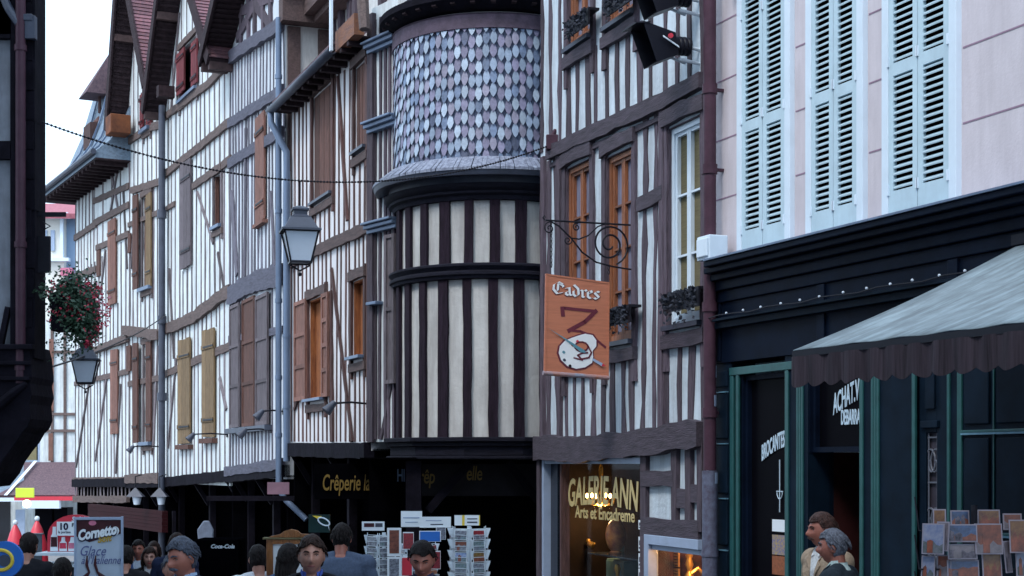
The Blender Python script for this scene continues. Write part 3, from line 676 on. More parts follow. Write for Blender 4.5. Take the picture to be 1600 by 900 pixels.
q = MB(); q.box(-.3,.3,-.2,.2,-1,0); q.box(-.3,.3,-.19,.19,.001,.02); q.tube([(-.02,.1,.02),(-.02,.1,.30)], .03, 10); o = q.build('glass_cabinet', mat('pale_green_glass', (.12,.22,.23), .3, .2, 4, bump=0), bevel=.01); o.location = FB.w(FB.s(982,-.9), -.9, FB.sz(982, 876, -.9)[1]); o.rotation_euler = (0,0,FB.rz); tag(o, 'pale green cabinet with a tall glass tube at the back of the gallery', 'cabinet')
for k, y in enumerate((820, 850, 876, 900)):
    s_, z_ = FB.sz(1001, y, -.055); q = MB(); hh = .11 if k == 0 else .17; q.box(-.05,.05,0,.006,-hh/2,hh/2); q.box(-.03,.03,.0061,.008,-hh*.1,hh*.25, 1); q.box(-.035,.035,.0061,.008,-hh*.35,-hh*.2, 1)
    o = q.build('price_card', [M['paper'], M['zincd']]); o.location = FB.w(s_, -.055, z_); o.rotation_euler = (0,0,FB.rz)
    tag(o, ['smallest and topmost white card at the right edge of the gallery window', 'second white card from the top at the gallery window edge', 'third white card down at the gallery window edge', 'lowest white card at the gallery window edge'][k], 'card', 'cards down the gallery window edge')
for x0, x1, y0, y1, lab in ((1034, 1060, 860, 884, 'amber framed print of text in the small lit window, upper'), (1034, 1060, 887, 910, 'amber framed print of text in the small lit window, lower')):
    h = op(FB, x0, x1, y0, y1, -.3); q = MB(); q.box(h[0], h[1], -.32, -.30, h[2], h[3]); 
    for r_ in range(5): q.box(h[0]+.02, h[1]-.02, -.2995, -.297, h[2]+(h[3]-h[2])*(r_+.3)/5.4, h[2]+(h[3]-h[2])*(r_+.62)/5.4, 1)
    o = q.build('framed_print', [mat('amber_paper', (.55,.28,.08), .6, .2, 12, bump=0), M['brownp']]); o.matrix_world = Matrix.Translation(FB.O) @ Matrix.Rotation(FB.rz, 4, 'Z'); tag(o, lab, 'print')
q = MB(); q.lathe([(.06,-.2),(.05,-.1),(.02,-.05),(.05,.02),(.03,.09),(.045,.13),(0,.17)], n=12); q.tube([(0,0,-.1),(.1,0,-.02),(.16,0,-.09)], [.03,.025,.03]); o = q.build('statuette', M['goldd2'], smooth=True); o.location = FB.w(FB.s(1077,-.35), -.35, FB.sz(1077, 885, -.35)[1]); tag(o, 'gilt statuette in the small lit window beside the grey downpipe', 'statuette')
# roof of B beyond the frame
q = MB(); q.prism([(-.1, 11.01), (-.1, 11.2), (5.1, 11.2), (5.1, 11.01)], -6, .3); rb = q.build('roof', M['tile'], B)
# downpipe between A and B
dp = thing('downpipe', 'maroon downpipe between the pink house and the timber house, grey and chipped at its foot', 'downpipe', FA.w(FA.s(1109, .16), .16, 0), FA.rz)
zq = FA.sz(1104, 735, .16)[1]; q = MB(); q.tube([(0,0,zq),(0,0,10)], .068, 14)
for y in (140, 265, 480, 645): z_ = FA.sz(1108, y, .16)[1]; q.tube([(0,0,z_-.05),(0,0,z_+.05)], .082, 14); q.box(-.02,.02,-.16,0,z_-.015,z_+.015)
q.build('pipe', M['pipe'], dp, smooth=True); q = MB(); q.tube([(0,0,0.0),(0,0,zq-.002)], .082, 14); q.tube([(0,0,zq-.9),(0,0,zq-.84)], .092, 14); q.build('lower_pipe', M['pipeg'], dp, smooth=True)
q = MB()
for y in (583, 628, 748): z_ = FA.sz(1104, y, .16)[1]; q.lathe([(.0705 if y<735 else .0838, -.05),(.0712 if y < 735 else .0845, .0),(.0705 if y<735 else .0838, .06+.02*random.random())], (0,0,z_), n=6, a0=3.2+random.random()*.8, a1=4.3+random.random()*.8)
each(q, 'paint_patch', M['blugrey'], dp, smooth=True)
# floodlights on B near the pipe, pointing out along the street
def flood(py, label):
    s0, z0 = FB.sz(1093, py); t = thing('floodlight', label, 'floodlight', FB.w(s0, 0, z0), FB.rz, 'floodlights beside the downpipe')
    q = MB(); q.tube([(0,0,.0),(0,.2,.02)], .02); q.tube([(0,0,-.15),(0,.25,-.12)], .02); q.build('bracket', M['white'], t)
    q = MB(); pr = [(.075, .12),(.10,.13),(.10,.16),(.092,.17),(.10,.18),(.10,.21),(.092,.22),(.10,.23),(.10,.26),(.092,.27),(.10,.28),(.10,.42),(.06,.45)]
    q.lathe(pr, n=16); q.mapped(lambda v: Vector((v.x, v.z, v.y+.02))); q.build('lamp_body', M['ironb'], t, smooth=True)
    q = MB(); q.v = []; a_, c_ = .10, .17
    near = [(-.11, .30, -.10), (.11, .30, -.10), (.11, .34, .13), (-.11, .34, .13)]; far = [(-.17, .58, -.22), (.17, .58, -.22), (.17, .74, .20), (-.17, .74, .20)]
    q.add(near+far, [(0,1,2,3),(0,4,5,1),(1,5,6,2),(2,6,7,3),(3,7,4,0)]); q.add([(-.17,.66,.201),(.17,.66,.201),(.19,.84,.17),(-.19,.84,.17)], [(0,1,2,3)])
    h_ = q.build('hood', M['ironb'], t); sm_ = h_.modifiers.new('thick', 'SOLIDIFY'); sm_.thickness = .012
    q = MB(); q.bar((-.115, .30, -.02), (-.2, .52, .05), .035, .006); q.bar((.13, .10, -.12), (.16, .42, -.02), .04, .008); q.build('yoke', M['white'], t)
    q = MB(); q.tube([(-.19,.44,.06),(-.215,.44,.06)], .026, 12); q.build('knob', M['red'], t)
flood(78, 'lower black hooded floodlight with a red knob beside the downpipe'); flood(2, 'upper black hooded floodlight cut by the top of the picture')
# ============================================================ the round shingled stair turret on its corner house
TX, TY, TR = (773-CX)/F*23.0, 23.0, 1.485
def tz(py, Y=21.55): return CAMZ-(py-HY)/F*Y
T = thing('turret_house', 'corner turret clad in blue and white shingles above striped cream plaster', 'turret', (TX, TY, 0), 0)
A0, A1 = R(170), R(385)
q = MB(); q.lathe([(TR-.04, tz(690)), (TR-.04, tz(262)), (TR-.03, tz(255)), (TR-.03, tz(20)), (TR-.04, tz(-60))], n=72); q.build('wall', M['cream'], T, smooth=True)
def cyl_bar(mb, a, z0, z1, w_, r0, d, jit=.06):
    k = max(1, int((z1-z0)/.3)); vs = []
    for i in range(k+1):
        z = z0+(z1-z0)*i/k; ww = w_/TR/2*(1+random.uniform(-jit,jit)); off = random.uniform(-.004,.004)
        for an, rr in ((a-ww+off, r0-.03), (a+ww+off, r0-.03), (a+ww+off, r0+d), (a-ww+off, r0+d)): vs.append((rr*math.cos(an), rr*math.sin(an), z))
    fs = [(0,1,2,3), tuple(4*k+i for i in (3,2,1,0))]+[(4*i+j, 4*i+4+j, 4*i+4+(j+1)%4, 4*i+(j+1)%4) for i in range(k) for j in range(4)]
    mb.add(vs, fs)
q = MB()
for k in range(-8, 9):
    an = R(270)+R(14.3)*k; w_ = .135+.02*math.sin(k*2.3)
    cyl_bar(q, an-R(.2), tz(684), tz(436), w_, TR, .018); cyl_bar(q, an+R(.8), tz(414), tz(312), w_*1.05, TR, .018)
each(q, 'timber_stud', M['wt'], T)
def ring(mb, prof, n=72): mb.lathe([(TR+r, tz(y)) for r, y in prof], n=n)
q = MB()
ring(q, [(-.03,436),(.05,435),(.06,431),(.09,429),(.09,425),(.05,422),(.07,419),(.10,416),(.10,413),(.05,411),(-.03,411)])
ring(q, [(-.03,313),(.03,312),(.05,306),(.10,303),(.10,299),(.14,296),(.17,291),(.17,288),(-.03,287)])
each(q, 'moulding', M['wth'], T, smooth=True)
q = MB(); ring(q, [(-.03,289),(.10,288),(.10,276),(.30,279),(.325,272),(.325,267),(.22,258),(.08,249),(-.02,247)]); q.build('flared_skirt', M['zincd'], T, smooth=True)
q = MB()      # slates on the flared skirt
for k in range(-62, 63):
    an = R(270)+k*R(2.1)+R(random.uniform(-.3,.3)); wd = R(.98)
    r0, r1, za, zb2 = TR+.11, TR+.338, tz(248), tz(268)
    q.add([(r0*math.cos(an-wd), r0*math.sin(an-wd), za+.01), (r0*math.cos(an+wd), r0*math.sin(an+wd), za+.01), (r1*math.cos(an+wd), r1*math.sin(an+wd), zb2+random.uniform(0,.015)), (r1*math.cos(an-wd), r1*math.sin(an-wd), zb2+random.uniform(0,.015)),
           (r1*math.cos(an-wd), r1*math.sin(an-wd), zb2-.03), (r1*math.cos(an+wd), r1*math.sin(an+wd), zb2-.03)], [(0,1,2,3),(3,2,5,4)])
q.build('skirt_slate', mat('frosted_slate', (.34,.38,.48), .6, .4, 20, bump=.3, col2=(.10,.11,.16)), T)
# pointed shingles in staggered rows, paler ones alternating with purple and blue
SH = [mat('shingle_pale', (.29,.37,.49), .5, .12, 14, bump=.2, island=.22), mat('shingle_white', (.40,.49,.60), .5, .12, 14, bump=.2, island=.18), mat('shingle_mauve', (.23,.22,.33), .55, .15, 14, bump=.2, island=.22),
      mat('shingle_blue', (.16,.22,.34), .5, .2, 14, bump=.2, island=.25), mat('shingle_dark', (.08,.10,.17), .5, .2, 14, bump=.2, island=.2), mat('shingle_lilac', (.28,.27,.36), .55, .15, 14, bump=.2, island=.2)]
q = MB(); ncol = 92; z_hi, z_lo = tz(40), tz(254); nr = 19
rh = (z_hi-z_lo)/nr
rh = (z_hi-z_lo)/10.4
for r_ in range(11):
    for c in range(ncol):
        an = 2*math.pi*c/ncol+R(random.uniform(-.2,.2)); zc = z_hi-rh*r_+random.uniform(-.008,.008)-rh*.25*((c//2)%2)
        if (r_+c) % 2 == 0: mi = random.choices([1,0,5,3,4], [5,5,.3,.4,.1])[0]
        else: mi = random.choices([2,3,5,0,4], [6,3,1,.2,.3])[0]
        if r_ > 9: mi = random.choice([3,4,2,3])
        wv = 2*math.pi/ncol*(.98 if (r_+c)%2 == 0 else 1.02); H_ = rh*.56*(1+random.uniform(-.06,.06)); tilt = .012
        shp = [(0,-1),(.55,-.66),(1,-.1),(.85,.4),(.35,.98),(-.35,.98),(-.85,.4),(-1,-.1),(-.55,-.66)]
        lift = .008*((r_+c)%2 == 0)
        vs = [((TR+.012+lift+(.022*(1-v)*.5))*math.cos(an+u*wv/2), (TR+.012+lift+(.022*(1-v)*.5))*math.sin(an+u*wv/2), max(z_lo-.02, min(z_hi+.03, zc+v*H_))) for u, v in shp]
        cen = ((TR+.024+lift)*math.cos(an), (TR+.024+lift)*math.sin(an), max(z_lo, min(z_hi, zc)))
        q.add(vs+[cen], [(i, (i+1)%9, 9) for i in range(9)], mi)
sh = q.build('shingle_cladding', SH, T); 
q = MB(); ring(q, [(.0,256),(.0,30)]); q.build('shingle_backing', mat('underlying_slate', (.10,.12,.19), .9, .2, 4, bump=0), T)
q = MB(); ring(q, [(.0,46),(.05,45),(.05,24),(.07,22),(.0,20)]); q.build('fascia_band', mat('plum_band', (.085,.06,.09), .8, .25, 8, bump=.3), T, smooth=True)
q = MB(); ring(q, [(-.02,18),(.10,16),(.16,10),(.24,4),(.24,-6),(.0,-20),(-.3,-60),(-.6,-120),(-1.3,-300)]); q.build('roof', M['black'], T, smooth=True)
q = MB()
for k in range(36): an = R(10*k); q.bar(((TR-.1)*math.cos(an),(TR-.1)*math.sin(an),tz(18)), ((TR+.2)*math.cos(an),(TR+.2)*math.sin(an),tz(10)), .07, .06, up=Vector((0,0,1)))
each(q, 'rafter_end', M['soffit'], T)
# base cornice of the turret: flat faceted overhang
zc0, zc1 = tz(712), tz(683)
def facet(r, n=12): return [(r*math.cos(R(270)+R(30)*(k-.5)), r*math.sin(R(270)+R(30)*(k-.5))) for k in range(n)]
q = MB()
for rr, a_, b_ in ((.20, 683, 690), (.15, 690.2, 697), (.10, 697.2, 712), (.16, 712.2, 717)): q.prism(facet(TR+rr), tz(b_), tz(a_), ax='z')
each(q, 'base_cornice', M['wth'], T, bevel=.01)
q = MB(); q.lathe([(TR+.03,tz(682.9)),(TR-.2,tz(682.9))], n=48); 
# recessed creperie below: posts, brackets, back wall
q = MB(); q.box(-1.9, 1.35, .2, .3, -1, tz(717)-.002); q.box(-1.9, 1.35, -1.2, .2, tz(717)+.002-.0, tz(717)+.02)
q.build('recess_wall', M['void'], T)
q = MB()
for x, y in ((-1.15, -.95), (.95, -1.0)): q.box(x-.11, x+.11, y-.11, y+.11, -1, tz(720))
for x0, x1 in ((-.95, -.35), (.75, .2)): q.bar((x0, -.9, tz(800)), (x1, -.9, tz(722)), .12, .12)
each(q, 'timber_post', M['black'], T)
q = MB(); q.box(-1.15, .62, -.35, -.28, tz(775, 22.7), tz(725, 22.7)); fasc = q.build('sign_board', mat('unlit_sign_board', (.012,.010,.014), .6, .3, 4, bump=0), T)
OY = mat('dull_ochre_lettering', (.20,.12,.015), .6, .15, 8, bump=0)
def t2(body, px, py, Y, size, m=OY, par=T, **k):
    p = P(px, py, Y)-Vector(par.location); return text(body, size, k.get('xs', .7), k.get('shear', .15), k.get('bold', .004), 'lettering', m, par, lambda x, y, z: Vector((p.x+x, p.y-z, p.z+y)), space=.95)
t2('Crêp', 641, 755, 22.6, .30, xs=.6); t2('elle', 728, 750, 22.6, .30, xs=.6)
t2('HI', 620, 752, 22.58, .26, m=M['zinc'], xs=.5, shear=0)
# small flat front between the turret and house C, with mouldings
FT = Fac(626, 22.75, 581, 23.45); W = FT.W
TF = thing('turret_wing', 'narrow half-timbered strip with blue-grey mouldings squeezed between the turret and the red-brown house', 'house', FT.O, FT.rz)
q = MB(); q.box(-.3, W, -1.5, 0, tz(690,23), 9.2); q.build('wall', M['plaster'], TF)
q = MB()
for x in (.02, .16, .30, .44, .58, .72): q.bar((x+random.uniform(-.03,.03),0,tz(686,23)), (x+random.uniform(-.03,.03),0,9), .055, .03, jit=.2)
q.bar((.55,0,tz(686,23)), (.25,0,tz(600,23)), .06, .03, jit=.2); q.bar((W-.05,-.05,tz(690,23)), (W-.05,-.05,9.1), .16, .12, jit=.1); q.build('studwork', M['wb'], TF)
q = MB()
for y in (186, 345, 60, 470):
    z = tz(y, 23.1)
    if y == 470: q.box(W-.35, W-.05, 0, .14, z-.05, z); continue
    q.box(.0, W, 0, .10, z-.16, z-.10); q.box(.0, W, 0, .16, z-.098, z-.04); q.box(.0, W, 0, .21, z-.038, z)
each(q, 'moulding', M['zinc'], TF, bevel=.01)
panel_shutter(TF, .06, .34, tz(600,23), tz(368,23), M['greyw'], rows=2)

# ============================================================ generic half-timbered house on a facade plane
def half_timbered(fac, name, label, pts_bottom, top, beams, bands, opens, sm, bm_, pm, left=0, back=-6, shutters=(), right=0, cuts=None, gap=.38, sw=.12, ground=True, extra=None, holes_extra=()):
    H_ = thing('half_timbered_house', label, 'house', fac.O, fac.rz)
    W = fac.W; bot = fac.L(pts_bottom); zb = min(z for _, z in bot)
    hs = [op(fac, *o[:4]) for o in opens]
    mb = MB(); wall_grid(mb, right, W+left, zb-.1, top, hs); mb.box(right, W+left, back, -.22, zb-.1, top-.02); mb.build('wall', M[pm], H_, cuts=cuts)
    st = MB(); bl = [(h[0]-.05, h[1]+.05, h[2]-.1, h[3]+.1) for h in hs]+[(s_[0], s_[1], s_[2], s_[3]) for s_ in [op(fac, *s[:4]) for s in shutters]]
    for lo, hi, g_, w_ in bands:
        lo_ = fac.L(lo) if not isinstance(lo[0], str) else lo; hi_ = fac.L(hi)
        a0 = max(right+.03, min(lo_[0][0], lo_[-1][0])); a1 = min(W+left-.03, max(lo_[0][0], lo_[-1][0]))
        studs(st, a0, a1, lo_, hi_, g_, w_, bl)
    for h in hs:
        for x in (h[0]-.05, h[1]+.05): st.bar((x,0,h[2]-.35), (x,0,h[3]+.2), .11, .045, jit=.2)
    for (x0, y0, x1, y1, w_) in (extra or []):
        a, b = fac.sz(x0, y0), fac.sz(x1, y1); st.bar((a[0],0.01,a[1]), (b[0],0.01,b[1]), w_, .035, jit=.2)
    st.build('studwork', M[sm], H_, cuts=cuts)
    bb = MB()
    for b in beams:
        pts, th, dp_ = b; bb.strip(fac.L(pts), th, th*.95, 0, dp_, .16)
    for h in hs:
        bb.strip([(h[0]-.12, h[3]+.09), (h[1]+.12, h[3]+.09)], .15, .15, 0, .07, .12); bb.strip([(h[0]-.12, h[2]-.17), (h[1]+.12, h[2]-.17)], .13, .13, 0, .06, .12)
    each(bb, 'timber_beam', M[bm_], H_)
    if ground:
        zg = lerp(bot, W/2)
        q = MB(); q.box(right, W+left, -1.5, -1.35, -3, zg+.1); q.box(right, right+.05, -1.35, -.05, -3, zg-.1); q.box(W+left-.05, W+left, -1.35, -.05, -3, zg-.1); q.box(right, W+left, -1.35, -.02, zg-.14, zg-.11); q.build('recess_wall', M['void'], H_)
        q = MB(); n_ = max(2, int(W/2.6))
        for i in range(n_+1):
            s_ = right+.12+(W+left-right-.24)*i/n_; q.box(s_-.07, s_+.07, -.5, -.36, -3, zg-.12)
            q.bar((s_, -.36, zg-.7), (s_, .0, zg-.12), .10, .10, up=Vector((1,0,0)))
        each(q, 'timber_post', M['black'], H_); q = MB(); q.strip(shift(bot, -.1), .24, .24, -.1, .12, .1); q.build('jetty_beam', M['black'], H_)
    return H_, hs

# ---- C: red-brown house with the long eave
FC = Fac(580, 23.45, 455, 28.4)
C_, hs = half_timbered(FC, 'C', 'narrow half-timbered house with red-brown studs, terracotta shutters and a long low eave with gutter',
    [(580, 694), (455, 694)], FC.sz(540, 92)[1]+.1, [([(580, 354), (500, 391), (455, 412)], .19, .06)],
    [([(580,690),(455,690)], [(580,358),(455,414)], .30, .07), ([(580,350),(455,408)], [(580,90),(455,150)], .31, .075)],
    [(484, 510, 465, 622), (552, 571, 437, 556), (556, 574, 100, 232), (490, 521, 140, 308)], 'wc', 'wch', 'plaster_c', shutters=[(466, 484, 468, 626), (508, 519, 458, 622)],
    extra=[(520, 420, 553, 690, .07), (530, 120, 545, 345, .07), (462, 640, 478, 600, .05), (578, 100, 578, 690, .1), (518, 455, 521, 690, .18)], ground=True)
for i, h in enumerate(hs):
    q = MB(); a, b, z0, z1 = h
    if i < 2:   # deep reveals of bare orange pine with a dark room behind
        q.box(a, a+.03, -.6, -.01, z0, z1); q.box(b-.03, b, -.6, -.01, z0, z1); q.box(a+.03, b-.03, -.6, -.01, z1-.03, z1); q.box(a+.03, b-.03, -.6, -.01, z0, z0+.03)
        o = q.build('window', M['raw'], C_); q = MB(); q.box(a+.03+(b-a)*.0, b-.03, -.215, -.20, z0+.03, z1-.03, 0) 
        p = q.build('pane', M['glassd'], o)
        q = MB(); q.box(a+(b-a)*.50, b-.03, -.15, -.11, z0+.03, z1-.05); q.build('inner_leaf', M['raw'], o)
        q = MB(); q.box(a-.05, b+.05, -.1, .14, z0-.05, z0-.004); q.build('sill', M['zinc'], o)
    else:
        q.box(a, b, -.08, -.04, z0, z1)
        for k in range(4): q.box(a+(b-a)*k/4+.01, a+(b-a)*(k+1)/4-.01, -.039, -.015, z0, z1)
        o = q.build('window', M['brown'], C_); q = MB(); q.box(a-.05, b+.05, -.05, .10, z0-.05, z0-.004); q.build('sill', M['zincd'], o)
a, b, z0, z1 = op(FC, 466, 484, 470, 626); panel_shutter(C_, a, b, z0, z1, M['rust'], rows=3)
a, b, z0, z1 = op(FC, 509, 519, 458, 620); panel_shutter(C_, a, b, z0, z1, M['rust'], rows=4)
q = MB(); q.box(FC.s(519), FC.s(525)-.0, .0, .03, z0-.3, z1); 
# eave: tiles, soffit, gutter
ze = FC.sz(485, 113, .35)[1]+.2
q = MB(); q.prism([(-.6, 0), (.28, -.36), (.32, -.28), (-.6, .10)], 0, 1, ax='x')
q.v = [((.95 if v[0] < .5 else FC.W+.05), v[1], ze+v[2]+.22) for v in q.v]; ef = q.build('eave_roof', M['tileb'], C_)
q = MB()
for k in range(int(FC.W/.16)):
    for r_ in range(5):
        x = .95+k*.16
        if x > FC.W-.1: continue
        y = .24-r_*.22; z = ze-.12+r_*.085; q.box(x, x+.15, y-.12, y+.13, z+.02+random.uniform(-.008,.008), z+.05)
q.build('eave_tile', M['tileb'], ef)
q = MB(); q.lathe([(.075, 0), (.075, 1)], n=10, a0=math.pi, a1=2*math.pi); q.v = [(.85+v[2]*(FC.W-.75), .38+v[0], ze-.20+v[1]) for v in q.v]
g_ = q.build('gutter', M['zincd'], ef, smooth=True); sm_ = g_.modifiers.new('thick', 'SOLIDIFY'); sm_.thickness = .008
q = MB(); q.box(-.25, .84, .18, .34, ze-.26, ze+.06); q.build('eave_beam', mat('split_orange_beam', (.12,.06,.055), .8, .3, 3, stretch=(1,4,4), bump=.5, col2=(.26,.10,.035)), ef)
q = MB(); q.box(-.1, FC.W+.03, 0.002, .33, ze-.245, ze-.225)
for k in range(12): q.box(.1+k*.42, .2+k*.42, 0, .33, ze-.33, ze-.246)
q.build('soffit', M['soffit'], ef)
q = MB(); pts = [FC.w(FC.W, .38, ze-.26), FC.w(FC.W-.02, .38, ze-.45), FC.w(FC.W-.15, .12, ze-1.0), FC.w(FC.W-.15, .12, ze-1.3), FC.w(FC.W-.15, .12, 2.3)]
q.tube([tuple((p_-FC.O).dot(v) for v in (FC.t, FC.n, Vector((0,0,1)))) for p_ in pts], .062, 10)
for z in (3.3, 4.6): q.tube([(FC.W-.15,.12,z-.03),(FC.W-.15,.12,z+.03)], .075, 10)
q.build('downpipe', M['zinc'], C_, smooth=True)
# loft storey set back above the eave: posts, cream panels, big fascia beam
q = MB(); q.box(-.3, FC.W+.3, -1.6, -.75, ze, 12.5); q.build('loft_wall', M['cream'], C_)
q = MB()
for x in (441, 457, 466, 520, 534, 549, 557, 598): s_ = FC.s(x, -.7); q.bar((s_, -.74, ze+.1), (s_, -.74, 12.4), .20 if x in (441, 457, 549, 598) else .16, .10, jit=.12)
each(q, 'loft_post', M['wb'], C_)
q = MB(); a_, b_ = FC.s(517, -.3), FC.s(428, -.3); zk = FC.sz(470, 36, -.3)[1]; q.box(a_, b_, -.4, -.22, zk-.02, zk+.42); q.box(a_-.1, b_+.1, -.75, -.2, zk+.425, zk+.48, 1); q.box(a_, b_, -.74, -.41, zk-.14, zk+.0)
q.build('loft_beam', [M['wch'], M['white']], C_)
q = MB(); a_, b_ = FC.s(600, .0), FC.s(578, .0); q.tube([FC.w(0,0,0)*0+Vector((b_-.4, -.1, ze+1.3)), Vector((b_-.1,.2,ze+.7)), Vector((a_+.1,.3,ze+.2)), Vector((a_-.0,.3,ze-.3))], [.07,.08,.09,.08], 6); q.build('bent_brace', M['weh'], C_)
q = MB(); s_ = FC.s(533, .3); zz = FC.sz(533, 95, .3)[1]; q.box(s_-.04, s_+.04, .44, .48, ze-.3, ze+1.6); q.build('white_flashing_post', M['white'], C_)

# ---- D: silvered house with closed grey shutters
FD = Fac(445, 28.6, 360, 33.5)
Dcut = []
D_, hs = half_timbered(FD, 'D', 'half-timbered house with dense silvery blue-grey studs and tall closed shutters behind the hanging lantern',
    [(445, 727), (360, 738)], FD.sz(400, 20)[1], [([(445, 38), (362, 92)], .26, .12), ([(445, 140), (417, 158), (360, 194)], .22, .07), ([(445, 205), (360, 256)], .22, .07), ([(445, 428), (405, 440), (360, 463)], .42, .09), ([(445, 515), (360, 530)], .14, .05), ([(445, 725), (360, 737)], .2, .14)],
    [([(445,727),(360,738)], [(445,440),(360,470)], .33, .12), ([(445,425),(360,455)], [(445,205),(360,256)], .32, .13), ([(445,200),(360,250)], [(445,140),(360,194)], .32, .14), ([(445,135),(360,188)], [(445,40),(360,95)], .30, .10)],
    [], 'wd', 'wdh', 'plaster_d', shutters=[(364, 424, 468, 668), (404, 419, 178, 347)], extra=[(364, 300, 372, 430, .25), (425, 300, 432, 425, .12), (386, 200, 384, 440, .14)])
for x0, x1, y0, y1, m_ in ((364,379,476,668,'greyw'), (384,403,466,666,'brown'), (405,424,460,664,'greyw')):
    a, b, z0, z1 = op(FD, x0, x1, y0, y1); panel_shutter(D_, a, b, z0, z1, M[m_], rows=3)
q = MB(); a, b, z0, z1 = op(FD, 362, 426, 667, 675); q.box(a, b, 0, .16, z0, z1); q.build('sill', M['zincd'], D_)
a, b, z0, z1 = op(FD, 404, 418, 180, 345); s_ = plank_shutter(D_, a, b, z0, z1, M['rust'], planks=2); q = MB(); q.box(a-.05, b+.05, 0, .12, z0-.10, z0-.03); q.build('sill', M['rust'], D_)
q = MB(); s_ = FD.s(437, .12); z_ = FD.sz(437, 765, .12)[1]
q.tube([(s_, .14, FD.sz(437, 30, .1)[1]), (s_, .14, z_), (s_-.1, .02, z_-.2), (s_-.35, -.30, z_-.55)], .055, 10)
for y in (120, 215, 330, 470, 590, 680): zz = FD.sz(437, y, .12)[1]; q.tube([(s_,.14,zz-.04),(s_,.14,zz+.04)], .068, 10)
q.build('downpipe', M['zinc'], D_, smooth=True)
ap, lb_, rb_ = FD.sz(436, -210), FD.sz(358, 94), FD.sz(445, -170)
q = MB(); q.prism([ap, lb_, FD.sz(445, 35), rb_], -4, -.01); q.build('gable_wall', M['plaster'], D_)
q = MB(); 
for x0, y0, x1, y1 in ((378, 84, 380, -60), (390, 76, 390, -110), (400, 70, 400, -140), (413, 60, 412, -100), (425, 50, 424, -40), (372, 60, 400, 10), (428, 45, 402, 8), (376, 20, 428, -6)): a, b = FD.sz(x0,y0), FD.sz(x1,y1); q.bar((a[0],0,a[1]), (b[0],0,b[1]), .2, .05, jit=.2)
q.build('gable_timber', M['wb'], D_); gable_roof(D_, ap, lb_, rb_, boardm=M['soffit'], over=.62)

# the flank of this house that rises above its lower neighbour: cream panels between posts
q = MB(); q.box(-.03, -.002, -4, -.02, 7.6, FD.sz(400,20)[1]); q.build('flank_panel', M['cream'], D_)
q = MB()
for a_, b_ in ((-.28, -.04), (-.82, -.62), (-1.35, -1.1), (-2.2, -1.95)): q.box(-.09, -.031, a_, b_, 7.7, 10.39)
q.box(-.35, -.031, -1.5, .12, 10.42, 10.86); q.box(-.075, -.031, -.60, -.30, 8.9, 9.0); each(q, 'flank_timber', M['wch'], D_)
q = MB(); q.box(-.45, .0, -1.6, .15, 10.90, 10.95); q.build('flank_flashing', M['white'], D_)

# ---- E: white gabled house with tan shutters
FE = Fac(360, 33.5, 256, 39.4)
ap, lb_, rb_ = FE.sz(298, -119), FE.sz(260, 168), FE.sz(364, 92)
def plane_cut(fac_z_a, fac_z_b):
    a, b = Vector((fac_z_a[0],0,fac_z_a[1])), Vector((fac_z_b[0],0,fac_z_b[1])); d = (b-a).normalized(); n_ = Vector((-d.z,0,d.x)); n_ = n_ if n_.z > 0 else -n_; return (a, n_)
cE = [plane_cut(ap, lb_), plane_cut(ap, rb_)]
E_, hs = half_timbered(FE, 'E', 'tall white gabled half-timbered house with thin brown studs and pairs of tan plank shutters',
    [(360, 736), (256, 748)], ap[1]+.2,
    [([(363, 94), (330, 130), (256, 186)], .18, .07), ([(363, 190), (256, 276)], .19, .07), ([(363, 248), (345, 262), (303, 292)], .17, .06), ([(363, 455), (345, 466), (305, 497), (280, 508), (256, 517)], .28, .10), ([(363, 540), (256, 586)], .18, .05), ([(275, 318), (256, 330)], .12, .05)],
    [([(360,736),(256,746)], [(360,460),(305,500),(256,520)], .40, .085), ([(360,452),(305,490),(256,512)], [(363,192),(256,278)], .42, .085), ([(363,188),(256,274)], [(363,96),(256,190)], .42, .075), ([(363,92),(256,180)], [(363,-100),(298,-130),(256,-100)], .5, .06)],
    [(283, 309, 66, 146), (336, 347, 273, 352)], 'we', 'weh', 'plaster', shutters=[(286, 303, 250, 420), (282, 302, 528, 695), (320, 340, 513, 685)], cuts=cE,
    extra=[(264, 700, 277, 560, .08), (268, 180, 282, 20, .07), (310, 300, 335, 380, .08), (342, 395, 352, 452, .08), (345, 590, 355, 640, .1), (273, 560, 266, 420, .08)])
gable_roof(E_, ap, lb_, rb_, boardm=M['soffit'])
for i, h in enumerate(hs):
    a, b, z0, z1 = h; q = MB(); q.box(a, b, -.15, -.10, z0, z1); q.box(a, a+.05, -.1, 0, z0, z1); q.box(b-.05, b, -.1, 0, z0, z1)
    o = q.build('window', M['redsh'] if i == 0 else M['brown'], E_); q = MB(); q.box(a+.06, b-.06, -.099, -.08, z0+.05, z1-.05); q.build('pane', M['glassd'], o); q = MB(); q.box(a-.08, b+.05, -.1, .12, z0-.08, z0-.01); q.build('sill', M['zinc'], o)
a, b, z0, z1 = op(FE, 280, 292, 80, 146); plank_shutter(E_, a, b, z0, z1, M['redsh']); a, b, z0, z1 = op(FE, 303, 312, 64, 132); plank_shutter(E_, a, b, z0, z1, M['redsh'])
for x0, x1, y0, y1, m_ in ((286,302,252,418,'greyw'), (282,301,530,693,'tan'), (320,339,515,683,'tan')):
    a, b, z0, z1 = op(FE, x0, x1, y0, y1); plank_shutter(E_, a, b, z0, z1, M[m_])
    if m_ == 'tan': q = MB(); q.box(a-.06, b+.06, 0, .13, z0-.14, z0-.03); q.build('sill', M['brown'], E_)
